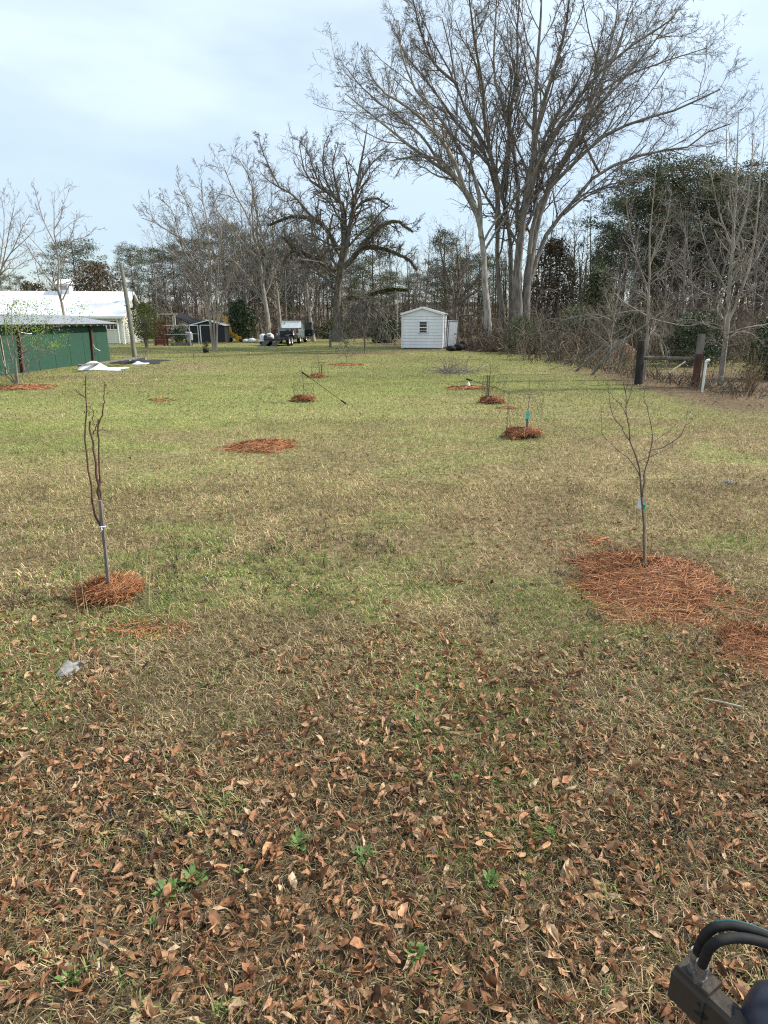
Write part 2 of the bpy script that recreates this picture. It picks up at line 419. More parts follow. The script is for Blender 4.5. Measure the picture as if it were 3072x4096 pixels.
blades(*sample_band(.75, 2.2, 8500), .035, .085, .0015, (5, 60))
blades(*sample_band(2.2, 4.0, 6600), .035, .085, .0018, (5, 60))
blades(*sample_band(4.0, 7.0, 3600), .04, .09, .0025, (5, 65))
blades(*sample_band(7.0, 12., 1600), .04, .085, .0044, (8, 65), two=False)
blades(*sample_band(12., 22., 520), .04, .085, .0078, (8, 60), two=False)
blades(*sample_band(22., 42., 130), .04, .08, .015, (8, 60), two=False)
blades(*sample_band(42., 66., 26), .04, .09, .026, (8, 55), two=False)
o = solo('grass', grass, M_grass, 'short winter grass, tan and olive close by and yellow green far off', None, (0, 0, 0), kind='stuff')

# dead leaves: the largest in view one by one, the rest as litter
def leaf_shape(n, L, W, curl, fold):
    """n curled leaves: (n, 8, 3) verts with the stem at the origin, along +x"""
    t = np.array([0, .3, .3, .3, .68, .68, .68, 1.0]); sx = np.array([0, -1, 0, 1, -.8, 0, .8, 0])
    P = np.zeros((n, 8, 3))
    P[:, :, 0] = t*L[:, None]
    P[:, :, 1] = sx*W[:, None]/2
    P[:, :, 2] = np.abs(sx)*(fold*W)[:, None] + (curl*L)[:, None]*(t - .5)**2*2.2
    P[:, :, 2] -= P[:, :, 2].min(1, keepdims=True)
    return P
LEAF_F = np.array([[0, 1, 2], [0, 2, 3], [1, 4, 5], [1, 5, 2], [2, 5, 6], [2, 6, 3], [4, 7, 5], [5, 7, 6]])
LC = np.array([[.50, .30, .17], [.41, .21, .11], [.25, .12, .06], [.14, .072, .042], [.58, .42, .27], [.33, .16, .08]])
def leaf_density(x, y):
    a = fbm(x, y, .95, 50)
    d = sstep(5.6, 1.5, y)*(.16 + 1.15*sstep(.36, .60, a))
    d = d*(.75 + .35*sstep(-1.2, .8, x))
    d = np.maximum(d, .22*sstep(9.0, 3.6, y)*sstep(.35, .6, a))
    d = np.maximum(d, .5*sstep(6.6, 7.6, x)*(y > 12)*(y < 26))
    return np.clip(d, 0, 1.2)
litter = MB()
for y0, y1, dens, big in ((.75, 2.3, 2700, 1), (2.3, 4.2, 1600, 1), (4.2, 9.0, 950, 1.0), (12, 26, 34, 1.7)):
    x, y = sample_band(y0, y1, dens)
    k = RNG.random(len(x)) < leaf_density(x, y)
    x, y = x[k], y[k]; n = len(x)
    L = RNG.uniform(.016, .066, n)*big; Wd = L*RNG.uniform(.18, .46, n)
    P = leaf_shape(n, L, Wd, RNG.uniform(-.5, .7, n)*RNG.choice([.3, 1], n), RNG.uniform(-.1, .8, n)*RNG.choice([.25, 1], n))
    P[:, :, 1] += (RNG.normal(0, .12, n)*L)[:, None]*(P[:, :, 0]/L[:, None])**2; P += RNG.normal(0, .05, P.shape)*L[:, None, None]
    P[:, :, 0] -= L[:, None]/2
    fl = RNG.choice([.35, 1.1], n); roll = RNG.normal(0, .7, n)*fl; pit = RNG.normal(0, .4, n)*fl; az = RNG.uniform(0, 2*math.pi, n)
    def rot(P, a, i, j):
        c, s_ = np.cos(a)[:, None], np.sin(a)[:, None]
        p, q = P[:, :, i].copy(), P[:, :, j].copy()
        P[:, :, i] = p*c - q*s_; P[:, :, j] = p*s_ + q*c
    rot(P, roll, 1, 2); rot(P, pit, 0, 2); rot(P, az, 0, 1)
    P[:, :, 2] -= P[:, :, 2].min(1, keepdims=True)
    P += np.stack([x, y, RNG.uniform(-.012, .022, n)], 1)[:, None]
    c = LC[RNG.choice(6, n, p=[.24, .23, .16, .11, .12, .14])]*RNG.uniform(.75, 1.25, n)[:, None]
    litter.add(P.reshape(-1, 3), (np.arange(n)[:, None, None]*8 + LEAF_F).reshape(-1, 3), np.repeat(c, 8, 0))
solo('leaf_litter', litter, M_leaf, 'scattered dead brown leaves lying all over the lawn', None, (0, 0, 0), kind='stuff')
leaf_meshes = []
for i in range(10):
    P = leaf_shape(1, np.array([RNG.uniform(.048, .082)]), np.array([RNG.uniform(.014, .034)]), np.array([RNG.uniform(-.4, .7)]), np.array([RNG.uniform(-.05, .5)]))[0] + RNG.normal(0, .0028, (8, 3))
    m_ = MB().add(P - [P[7, 0]/2, 0, 0], LEAF_F); leaf_meshes.append(mesh_of('dead_leaf', m_, M_leafobj))
for i in range(300):
    for _ in range(40):
        y = .8 + 2.4*RNG.random()**1.3; x = in_view(y, 1, .05)[0]
        if RNG.random() < leaf_density(np.array([x]), np.array([y]))[0]: break
    share('dead_leaf', leaf_meshes[i % 10], o_lawn, (x, y, .01 + .018*RNG.random()), (RNG.normal(0, .7), RNG.normal(0, .4), RNG.uniform(0, 6.28)), (1, 1, 1) if i % 2 else (.8, .9, .9))

# ------------------------------------------------------------------ trees
def unit(v): return v/(np.linalg.norm(v, axis=-1, keepdims=True) + 1e-9)
def grow(P0, D, L, n, bend, up):
    M = len(P0); P = np.zeros((M, n, 3)); P[:, 0] = P0
    for i in range(1, n):
        D = unit(D + RNG.normal(0, bend, (M, 3)) + np.array([0, 0, up]))
        P[:, i] = P[:, i - 1] + D*(L/(n - 1))[:, None]
    return P
def offshoots(P, R, cnt, t0, t1, ang, ratio, n, bend, up, rr=.6, fixed=None):
    """cnt side branches on every centre line of P"""
    M, k, _ = P.shape
    t = (np.arange(cnt)[None] + RNG.random((M, cnt)))/cnt*(t1 - t0) + t0
    f = t*(k - 1); i = np.minimum(f.astype(int), k - 2); f = f - i
    m = np.arange(M)[:, None]
    p = P[m, i]*(1 - f)[..., None] + P[m, i + 1]*f[..., None]
    tan = unit(P[m, i + 1] - P[m, i])
    rad = R[m, i]*(1 - f) + R[m, i + 1]*f
    length = np.linalg.norm(np.diff(P, axis=1), axis=2).sum(1)[:, None]
    q = unit(np.cross(tan, RNG.normal(size=(M, cnt, 3))))
    a = np.radians(ang)*RNG.uniform(.7, 1.3, (M, cnt))
    d = tan*np.cos(a)[..., None] + q*np.sin(a)[..., None]
    L = (fixed if fixed else ratio*length)*(1.15 - .55*t)*RNG.uniform(.55, 1.25, (M, cnt))
    P2 = grow(p.reshape(-1, 3), d.reshape(-1, 3), L.reshape(-1)*np.ones(M*cnt), n, bend, up)
    return P2, np.maximum(rad.reshape(-1)*rr, .0025)
def taper(r, n, end=.25): return r[:, None]*np.linspace(1, end, n)[None]
def smooth_line(pts, n):
    pts = np.asarray(pts, float); d = np.concatenate([[0], np.cumsum(np.linalg.norm(np.diff(pts, axis=0), axis=1))])
    t = np.linspace(0, d[-1], n); m = len(pts)
    tang = np.gradient(pts, d, axis=0) if m > 2 else np.tile((pts[1] - pts[0])/d[1], (2, 1))
    out = np.zeros((n, 3)); i = np.clip(np.searchsorted(d, t, 'right') - 1, 0, m - 2)
    h = d[i + 1] - d[i]; u = ((t - d[i])/h)
    h00 = 2*u**3 - 3*u**2 + 1; h10 = u**3 - 2*u**2 + u; h01 = -2*u**3 + 3*u**2; h11 = u**3 - u**2
    return h00[:, None]*pts[i] + (h10*h)[:, None]*tang[i] + h01[:, None]*pts[i + 1] + (h11*h)[:, None]*tang[i + 1]
def add_tubes(mb, P, R, k):
    V, Fs = tubes(P, R, k); mb.add(V, Fs)

def traced_tree(name, label, limbs, Yd, levels, mb_trunk, mb_twig, zoom=None, depth=.35, group=None, cat='tree', twig_min=.0, moss=None, nseg=12, flare=True):
    """limbs: (points in the photograph, start width px, end width px [, depth slope]); levels: side branch generations"""
    ox, oy, s = zoom or (0, 0, 1)
    mp = mpp(Yd)/s
    trunk, crown = MB(), MB()
    LP, LR = [], []
    for li, lim in enumerate(limbs):
        pts, w0, w1 = lim[:3]
        slope = lim[3] if len(lim) > 3 else RNG.uniform(-depth, depth)
        pp = [at(x/s + ox, y/s + oy, Yd) for x, y in pts]
        base = pp[0]
        if li == 0: foot = np.array([base[0], base[1], 0.])
        ext = np.cumsum([0] + [np.linalg.norm(pp[i + 1] - pp[i]) for i in range(len(pp) - 1)])
        for i in range(len(pp)):                       # lean the limb towards or away from the viewer, keeping its line of sight
            Yn = Yd + slope*max(0, pp[i][2] - (0 if len(lim) > 3 else 3.0)) if pp[i][2] > 0 else Yd
            x, y = pts[i]; pp[i] = at(x/s + ox, y/s + oy, Yn)
        L = smooth_line(pp, nseg)
        jit = RNG.normal(0, .01*ext[-1]/nseg*2, (nseg, 3)); jit[0] = 0; L = L + jit
        if li == 0: L[0, 2] = -.05
        LP.append(L); LR.append(np.linspace(w0*mp/2, w1*mp/2, nseg))
        if flare and w0*mp > .3 and L[0, 2] < .6: LR[-1][0] *= 1.45; LR[-1][1] *= 1.08
    P, R = np.array(LP), np.array(LR)
    add_tubes(trunk, P, R, 9)
    prevP, prevR = P, R
    for gi, lv in enumerate(levels):
        cnt, t0, t1, ang, ratio, n, bend, up, k = lv[:9]
        Q, r = offshoots(prevP, prevR, cnt, t0, t1, ang, ratio, n, bend, up, rr=.55 if gi else .45)
        r = np.maximum(r, twig_min or (.00018 if gi < 2 else .00014)*Yd)
        Rr = taper(r, n, .6)
        add_tubes(trunk if gi == 0 and len(levels) > 2 else crown, Q, Rr, k)
        prevP, prevR = Q, Rr
    root = thing(name, label, cat, foot, group=group)
    part('trunk', trunk, mb_trunk, root, local=False, smooth=True)
    part('crown', crown, mb_twig, root, local=False)
    if moss:
        mo = MB()
        for li, t0, t1, dens, size in moss:
            n = int(dens*np.linalg.norm(np.diff(LP[li], axis=0), axis=1).sum()*(t1 - t0))
            f = RNG.uniform(t0, t1, n)*(nseg - 1); i = np.minimum(f.astype(int), nseg - 2); f = (f - i)[:, None]
            c = LP[li][i]*(1 - f) + LP[li][i + 1]*f; rr = LR[li][i]
            q = unit(RNG.normal(size=(n, 3)) + [0, 0, .35]); c = c + q*rr[:, None]
            a = unit(RNG.normal(size=(n, 3))); sz = size*RNG.uniform(.5, 1.4, n)[:, None]
            b_ = unit(np.cross(a, q))
            V = np.stack([c - a*sz, c + a*sz, c + q*sz*1.6 + b_*sz*.5], 1)
            mo.add(V.reshape(-1, 3), np.arange(n)[:, None]*3 + [0, 1, 2])
        part('moss', mo, moss_mat, root, local=False, kind='stuff')
    return root
moss_mat = M_moss

T3 = [(14, .2, 1, 42, .36, 7, .16, .04, 5), (8, .15, 1, 45, .42, 5, .2, .03, 3), (5, .1, 1, 45, .5, 4, .22, .02, 2)]
ZT = (1200, 0, .8862)
big_lv = [(15, .24, 1, 36, .30, 8, .13, .05, 5), (7, .12, 1, 42, .46, 6, .18, .04, 3), (6, .1, 1, 44, .52, 4, .22, .03, 2), (4, .1, 1, 46, .62, 3, .22, .02, 2)]
traced_tree('tall_bare_tree', 'tallest bare spreading tree, thick forked grey trunk right of the white shed', [
    ([(778, 1165), (775, 1120), (770, 1000), (775, 900), (790, 800), (800, 700), (825, 560), (830, 400), (840, 250), (850, 100), (860, -60)], 34, 4, .0),
    ([(800, 1165), (803, 1100), (808, 980), (830, 850), (850, 760), (880, 680), (940, 560), (1000, 440), (1060, 300), (1120, 180), (1160, 60)], 33, 4, .05),
    ([(815, 1000), (870, 840), (920, 770), (990, 690), (1060, 610), (1150, 575), (1260, 535), (1350, 530), (1450, 470), (1530, 440)], 17, 4),
    ([(812, 900), (840, 740), (900, 650), (990, 560), (1080, 480), (1200, 430), (1350, 380), (1490, 320)], 16, 4),
    ([(800, 700), (860, 560), (930, 430), (1000, 330), (1090, 230), (1200, 150), (1330, 60)], 15, 4),
    ([(772, 820), (770, 640), (750, 500), (720, 380), (690, 280), (690, 120), (700, -20)], 16, 4),
    ([(826, 520), (860, 380), (900, 250), (940, 100), (960, -40)], 16, 4),
    ([(1000, 440), (1060, 330), (1090, 200), (1120, 80), (1130, -40)], 12, 3),
    ([(1060, 610), (1000, 470), (1100, 300), (1230, 240), (1380, 190), (1440, 170)], 10, 3),
    ([(935, 760), (1010, 700), (1090, 665), (1160, 660)], 9, 3),
    ([(900, 640), (1010, 430), (1130, 300), (1260, 140), (1350, 20)], 14, 3),
    ([(790, 780), (840, 600), (870, 480), (930, 380), (1010, 240)], 16, 4),
], 46, big_lv, M_bark_grey, M_twig_grey, ZT, depth=.55)
traced_tree('tall_bare_tree', 'tall bare tree with pale trunk, first trunk right of the white shed', [
    ([(668, 1200), (664, 1100), (655, 1000), (645, 860), (625, 740), (580, 660), (500, 590), (400, 530), (300, 440), (220, 380), (160, 330)], 25, 3, .05),
    ([(625, 740), (560, 640), (480, 560), (400, 555), (320, 570)], 16, 4),
    ([(580, 660), (540, 560), (470, 460), (380, 380), (290, 320), (240, 250)], 14, 4),
    ([(640, 840), (625, 640), (560, 520), (480, 400), (400, 300), (360, 180), (350, 90)], 16, 4),
    ([(500, 590), (420, 470), (330, 400), (210, 300), (165, 240)], 10, 3),
], 45, big_lv, M_bark_pale, M_twig_grey, ZT, depth=.5)
traced_tree('tall_bare_tree', 'dark twin trunked bare tree between the pale trunk and the thick forked trunk', [
    ([(722, 1190), (718, 1120), (705, 1000), (700, 850), (705, 740), (690, 640), (650, 540), (600, 420), (560, 300), (530, 180), (500, 60)], 20, 3, .05),
    ([(752, 1180), (748, 1000), (740, 800), (720, 720), (690, 600), (640, 480), (590, 380), (540, 280), (480, 160), (420, 40)], 19, 3, .1),
    ([(700, 820), (697, 640), (660, 470), (650, 300), (620, 150), (600, -20)], 18, 4),
    ([(715, 700), (740, 560), (745, 400), (770, 250), (770, 90), (780, -40)], 16, 4),
    ([(650, 540), (560, 440), (480, 330), (420, 250), (370, 190), (345, 120)], 12, 3),
    ([(560, 300), (480, 230), (430, 120), (400, 0)], 9, 3),
], 48, big_lv, M_bark_dark, M_twig_grey, ZT, depth=.5)

ZO = (500, 500, 1.276)
traced_tree('mossy_oak', 'old bare oak with arching moss covered limbs in the middle of the yard', [
    ([(1085, 1105), (1085, 900), (1090, 800), (1100, 740), (1130, 640), (1145, 540), (1165, 430), (1180, 340), (1195, 230), (1220, 120), (1235, 0)], 46, 4, .0),
    ([(1100, 720), (1115, 600), (1120, 500), (1110, 410), (1060, 360), (1000, 320), (950, 290), (920, 240), (900, 160), (890, 90)], 30, 3),
    ([(1115, 730), (1180, 660), (1230, 590), (1290, 530), (1340, 500), (1390, 490), (1430, 520), (1470, 545)], 26, 7),
    ([(1195, 635), (1270, 625), (1340, 640), (1400, 665), (1450, 690), (1490, 745)], 19, 7),
    ([(1090, 640), (1050, 570), (1020, 520), (970, 485), (910, 470), (850, 470), (790, 490), (730, 515)], 23, 7),
    ([(1075, 745), (1000, 700), (940, 670), (880, 640), (840, 610), (800, 570)], 23, 6),
    ([(880, 640), (835, 660), (810, 710)], 12, 4),
    ([(970, 485), (920, 430), (880, 380), (830, 340), (790, 320), (740, 290), (690, 240)], 14, 3),
    ([(1165, 440), (1220, 390), (1280, 375), (1345, 410)], 16, 4),
    ([(1105, 890), (1180, 880), (1280, 860), (1360, 840), (1440, 845)], 16, 7),
    ([(1060, 360), (1020, 260), (1010, 180), (1020, 100), (1045, 40)], 11, 2),
    ([(790, 320), (740, 220), (700, 130), (680, 40)], 8, 2),
    ([(1180, 340), (1240, 220), (1300, 160), (1350, 130)], 12, 3),
    ([(1110, 450), (1080, 300), (1060, 200), (1090, 90)], 12, 3),
    ([(1000, 320), (960, 220), (930, 130), (880, 70)], 8, 2),
], 60, [(17, .15, 1, 45, .30, 8, .2, .07, 5), (8, .12, 1, 46, .48, 6, .22, .04, 3), (7, .1, 1, 48, .55, 4, .24, .02, 2)],
    M_bark_dark, M_twig_dark, ZO, depth=.4, moss=[(0, .05, .35, 390, 0.043), (1, 0, .5, 300, 0.043), (2, 0, 1, 450, 0.043), (3, 0, 1, 495, 0.043), (4, 0, 1, 480, 0.043), (5, 0, 1, 480, 0.043), (6, 0, 1, 375, 0.037), (8, .2, 1, 300, 0.037), (9, .1, 1, 630, 0.068)])
traced_tree('crape_myrtle', 'bare tree with three smooth grey trunks in front of the black shed', [
    ([(455, 1155), (440, 1050), (425, 920), (400, 820), (370, 740), (330, 650), (280, 570), (220, 540), (150, 500), (85, 475)], 15.8, 3, .0),
    ([(461, 1155), (455, 1000), (460, 900), (470, 800), (480, 680), (490, 560), (500, 480)], 11.9, 3),
    ([(466, 1155), (470, 1050), (475, 940), (500, 860), (540, 780), (600, 690)], 10.6, 3),
    ([(440, 1040), (390, 850), (340, 760), (290, 700), (225, 640), (160, 600)], 9.2, 3),
    ([(400, 820), (390, 700), (380, 600), (360, 500), (330, 420), (290, 350), (265, 290)], 8.6, 3),
    ([(430, 920), (440, 760), (430, 620), (420, 500), (400, 400), (390, 280)], 9.2, 3),
    ([(370, 740), (300, 640), (270, 540), (240, 440), (190, 380)], 5.9, 3),
    ([(440, 760), (480, 640), (470, 500), (450, 400), (450, 330)], 5.9, 3),
], 41, [(14, .22, 1, 36, .30, 6, .15, .07, 4), (8, .15, 1, 42, .45, 5, .2, .05, 3), (7, .1, 1, 42, .5, 4, .22, .03, 2)], M_bark_crape, M_twig_grey, ZO, depth=.3)
traced_tree('pecan_tree', 'bare tree with pale trunk between the black shed and the grey pickup', [
    ([(728, 1075), (725, 1000), (720, 950), (700, 800), (690, 700), (670, 600), (640, 500), (600, 420), (560, 350), (520, 260), (500, 200)], 25.5, 3, .0),
    ([(700, 820), (720, 650), (690, 520), (660, 400), (650, 300), (610, 220), (580, 170)], 14.4, 3),
    ([(690, 700), (600, 600), (540, 520), (480, 450), (440, 390)], 11.9, 3),
    ([(722, 930), (650, 830), (590, 800), (520, 810)], 9.3, 3),
    ([(716, 900), (600, 740), (540, 680), (470, 640)], 9.3, 3),
    ([(710, 850), (760, 700), (780, 560), (770, 440)], 10.2, 3),
], 63, [(15, .2, 1, 40, .32, 6, .16, .06, 4), (8, .15, 1, 44, .45, 5, .2, .05, 3), (7, .1, 1, 44, .5, 4, .22, .03, 2)], M_bark_pale, M_twig_grey, ZO, depth=.35)
traced_tree('bare_tree', 'bare tree with slender pale trunk leaning just right of the pickup door', [
    ([(962, 1085), (955, 1050), (945, 980), (935, 890), (920, 780), (905, 680), (890, 560), (880, 460)], 18, 3, .0),
    ([(920, 780), (960, 660), (970, 560), (960, 460)], 8, 2),
    ([(935, 890), (890, 800), (850, 720), (830, 600)], 7, 2),
], 61, T3, M_bark_pale, M_twig_grey, ZO)
traced_tree('bare_tree', 'stubby grey trunk with broken side branches behind the white box of the pickup', [
    ([(793, 1060), (790, 1000), (785, 930), (775, 850), (765, 740), (760, 640), (755, 540)], 19, 4, .0),
    ([(786, 940), (740, 960), (700, 985)], 8, 2), ([(775, 850), (830, 780), (860, 690), (850, 560)], 9, 2),
], 66, T3, M_bark_pale, M_twig_grey, ZO)
ZL = (0, 700, 1.843)
pink_lv = [(9, .25, 1, 36, .3, 6, .15, .07, 4), (5, .15, 1, 40, .42, 5, .2, .05, 3), (4, .2, 1, 40, .5, 3, .22, .03, 2)]
traced_tree('bare_tree', 'pinkish bare tree rising behind the green outbuilding in front of the white roof', [
    ([(480, 1240), (475, 1050), (455, 930), (430, 850), (435, 700), (425, 600), (410, 500), (395, 400), (400, 300), (400, 200), (410, 110)], 22, 2, .0),
    ([(430, 850), (380, 790), (330, 730), (290, 660), (240, 600), (200, 520), (150, 420)], 11, 2),
    ([(462, 920), (520, 800), (580, 720), (640, 690)], 10, 2),
    ([(432, 680), (480, 580), (540, 480), (600, 470), (650, 440), (710, 390)], 9, 2),
    ([(415, 520), (350, 400), (300, 270), (270, 160), (245, 60)], 9, 2),
    ([(428, 600), (500, 500), (540, 400), (565, 300)], 8, 2),
    ([(398, 400), (440, 330), (470, 200)], 7, 2),
], 38, pink_lv, M_bark_crape, M_twig_pink, ZL, depth=.3)
traced_tree('bare_tree', 'pinkish bare tree at the very edge beyond the green outbuilding', [
    ([(-150, 1200), (-120, 1000), (-60, 850), (10, 700), (90, 560), (180, 480), (260, 400)], 22, 2, .0),
    ([(-60, 850), (60, 690), (150, 690), (210, 640)], 9, 2),
    ([(10, 700), (70, 400), (105, 200), (100, 110)], 9, 2),
    ([(-20, 760), (20, 500), (30, 300), (5, 130)], 9, 2),
    ([(-60, 850), (-60, 600), (-80, 400), (-90, 200)], 9, 2),
    ([(90, 560), (170, 380), (220, 290)], 7, 2),
], 36, pink_lv, M_bark_crape, M_twig_pink, ZL, depth=.3)
ZD = (2000, 1000, 1.5476)
pale_lv = [(20, .12, 1, 55, .22, 7, .16, .08, 4), (6, .15, 1, 46, .4, 6, .2, .05, 3), (4, .15, 1, 46, .5, 4, .22, .03, 2)]
traced_tree('pale_tree', 'slim pale barked bare tree standing close against the dark fence post', [
    ([(888, 830), (897, 700), (905, 600), (912, 450), (920, 300), (925, 150), (925, 0), (935, -200), (950, -350), (960, -480)], 22, 3, .0),
    ([(905, 460), (820, 520), (740, 570), (680, 620)], 9, 2), ([(915, 470), (980, 540), (1020, 590), (1040, 720)], 6, 2),
    ([(918, 420), (1040, 450), (1160, 470), (1270, 450), (1380, 470)], 8, 2), ([(922, 250), (860, 100), (820, -60), (790, -220), (780, -380)], 10, 2),
    ([(925, 100), (990, -60), (1040, -220), (1060, -380)], 9, 2), ([(920, 320), (800, 230), (700, 160), (620, 120)], 7, 2), ([(915, 380), (790, 380), (660, 410), (520, 430)], 7, 2),
    ([(922, 220), (1010, 140), (1100, 60), (1160, -60)], 7, 2),
], 20.5, pale_lv, M_bark_pale, M_twig_pale, ZD, depth=.35)
traced_tree('pale_tree', 'stout pale barked bare tree beside the white pipe with many upright branches', [
    ([(1358, 862), (1372, 740), (1385, 650), (1410, 420), (1425, 200), (1435, 60), (1445, -120), (1455, -300), (1465, -500), (1475, -850)], 34, 3, .0),
    ([(1400, 460), (1480, 300), (1540, 120), (1580, -100), (1610, -400), (1640, -800)], 18, 2),
    ([(1440, -20), (1380, -160), (1330, -350), (1290, -560), (1270, -700)], 11, 2), ([(1440, 20), (1510, -200), (1550, -450), (1570, -850)], 11, 2),
    ([(1390, 600), (1300, 560), (1240, 610), (1190, 680)], 9, 2), ([(1395, 560), (1470, 510), (1560, 520), (1640, 600)], 9, 2),
    ([(1412, 400), (1330, 300), (1240, 250), (1170, 190), (1120, 60)], 10, 2), ([(1420, 300), (1360, 160), (1290, 20), (1240, -160), (1210, -300)], 10, 2),
    ([(1402, 500), (1300, 470), (1180, 430), (1080, 440)], 8, 2), ([(1425, 220), (1530, 150), (1620, 120)], 8, 2), ([(1450, -100), (1420, -400), (1400, -700), (1400, -900)], 9, 2),
    ([(1480, 300), (1590, 230), (1700, 180)], 8, 2), ([(1545, 120), (1640, -50), (1700, -300)], 8, 2),
], 18.2, pale_lv, M_bark_pale, M_twig_pale, ZD, depth=.4)
traced_tree('small_bare_tree', 'small bare many branched tree growing among the leaning fence posts', [
    ([(672, 800), (680, 660), (690, 540), (705, 430), (725, 320), (745, 210), (770, 120)], 10, 2, .0),
    ([(690, 560), (640, 470), (590, 430), (520, 400)], 5, 2), ([(700, 440), (600, 400), (480, 410), (370, 440)], 6, 2),
    ([(690, 600), (620, 540), (560, 500)], 5, 2), ([(715, 380), (800, 300), (850, 250)], 5, 2), ([(705, 420), (660, 300), (640, 200)], 5, 2),
], 23, [(14, .2, 1, 52, .3, 6, .18, .05, 3), (5, .15, 1, 46, .4, 5, .2, .04, 3), (3, .2, 1, 45, .5, 3, .2, .02, 2)], M_bark_pale, M_twig_pale, ZD, depth=.3, flare=False)
traced_tree('small_bare_tree', 'low bare bush tree arching over the brush right of the thick forked trunk', [
    ([(255, 640), (250, 540), (235, 440), (220, 380), (150, 385), (80, 410)], 9, 2, .0),
    ([(240, 470), (300, 430), (380, 430), (480, 420)], 6, 2), ([(245, 520), (330, 500), (420, 540), (440, 590)], 5, 2), ([(225, 390), (240, 290), (300, 240), (360, 260)], 6, 2),
], 32, [(14, .2, 1, 52, .3, 6, .18, .04, 3), (5, .15, 1, 46, .4, 5, .2, .02, 3), (3, .2, 1, 45, .5, 3, .2, .02, 2)], M_bark_grey, M_twig_grey, ZD, depth=.3, flare=False)
ZC = (1400, 850, 2.074)
traced_tree('spreading_dark_tree', 'dark many limbed bare tree standing right behind the white shed', [
    ([(875, 1060), (875, 960), (870, 860), (880, 770), (895, 680), (905, 580), (900, 460), (890, 330), (880, 200)], 46, 5, .0),
    ([(872, 800), (860, 700), (830, 600), (800, 500), (770, 400), (740, 280), (710, 190)], 26, 5),
    ([(890, 760), (940, 680), (1000, 620), (1050, 560), (1090, 480), (1110, 400)], 26, 5),
    ([(890, 770), (980, 700), (1060, 650), (1120, 600)], 16, 5),
    ([(905, 860), (980, 850), (1060, 860), (1125, 840)], 15, 5),
    ([(862, 700), (780, 620), (700, 580), (600, 560)], 12, 4), ([(905, 580), (960, 480), (990, 380), (980, 280)], 14, 4),
    ([(830, 600), (740, 540), (670, 450), (620, 380)], 11, 4), ([(870, 860), (760, 820), (640, 800), (540, 730)], 11, 4),
], 53, [(12, .25, 1, 46, .28, 6, .18, .05, 4), (6, .15, 1, 46, .42, 5, .22, .03, 3), (5, .1, 1, 46, .5, 4, .24, .02, 2)], M_bark_dark, M_twig_dark, ZC, depth=.35)
# small weeping tree on the lawn
ZW = (1300, 1000, 2.074)
wl_ = [([(333, 858), (330, 780), (326, 700), (330, 640), (325, 560), (320, 480)], 15, 6, .0), ([(328, 700), (345, 690), (352, 672)], 12, 9)]
for i in range(16):
    e = -1 + 2*i/15; e += RNG.uniform(-.06, .06); h = 360 + 120*abs(e) + RNG.uniform(-30, 40)
    wl_.append(([(326, 660 - 40*(i % 3)), (326 + e*60, 520 - 30*(i % 4)), (326 + e*130, h + 30), (326 + e*190, h + 110), (326 + e*225, h + 230 + 60*(i % 2))], 6, 1.5))
traced_tree('weeping_tree', 'small bare weeping tree with a domed tangle of twigs left of the white shed', wl_, 38,
    [(12, .25, 1, 40, .4, 7, .14, -.16, 3), (6, .15, 1, 40, .5, 5, .18, -.16, 2)], M_bark_grey, M_twig_grey, ZW, depth=.6, twig_min=.011, flare=False, nseg=9)
traced_tree('bare_bush', 'low bare twiggy bush in front of the weeping tree', [
    ([(178, 905), (176, 885), (150, 850), (120, 820), (100, 780)], 4, 1.5, .0), ([(178, 890), (190, 850), (215, 810), (240, 780)], 4, 1.5), ([(178, 890), (170, 840), (165, 790), (190, 740)], 4, 1.5), ([(178, 890), (220, 870), (250, 850), (262, 830)], 3, 1.5),
], 29.5, [(8, .2, 1, 45, .45, 5, .2, .03, 3), (4, .2, 1, 45, .5, 4, .2, .0, 2)], M_twig_pale, M_twig_pale, ZW, flare=False, cat='bush')
# multi stemmed shrub with new leaves at the green wall
ZG = (0, 1250, 3.318)
sh = [([(235, 960), (230, 850), (215, 700), (205, 560), (210, 480), (240, 420), (290, 380)], 26, 5, .0), ([(225, 960), (190, 780), (150, 600), (110, 440), (80, 300), (60, 120), (40, -60)], 26, 4),
      ([(215, 960), (130, 880), (60, 820), (0, 790), (-60, 700)], 24, 5), ([(220, 960), (120, 800), (60, 700), (20, 560), (-20, 400)], 20, 4), ([(300, 870), (310, 800), (360, 740), (385, 680), (330, 560), (310, 450)], 16, 4),
      ([(345, 850), (400, 780), (470, 680), (540, 590), (590, 520), (650, 430), (820, 380)], 17, 3), ([(300, 880), (320, 740), (290, 560), (280, 420), (250, 260), (240, 80)], 15, 3),
      ([(205, 540), (300, 540), (400, 450), (470, 390), (560, 290), (610, 130), (640, 20)], 15, 3), ([(230, 580), (350, 520), (450, 480)], 9, 3), ([(390, 670), (440, 600), (470, 560)], 8, 3),
      ([(215, 650), (170, 400), (160, 200), (150, 20), (160, -130)], 13, 3), ([(110, 440), (30, 360), (-40, 280)], 9, 3), ([(520, 310), (680, 200), (840, 170), (1000, 100)], 7, 2), ([(280, 420), (360, 250), (370, 60), (340, -120)], 9, 2),
      ([(560, 580), (640, 550), (700, 500)], 7, 2), ([(60, 120), (120, -20), (190, -120)], 8, 2)]
shrub = traced_tree('budding_shrub', 'many stemmed shrub with fresh green leaves in front of the green outbuilding', sh, 19.0,
    [(8, .3, 1, 42, .3, 5, .18, .05, 3), (4, .2, 1, 44, .45, 4, .2, .03, 2)], M_bark_pale, M_twig_pale, ZG, depth=.35, cat='shrub', flare=False)

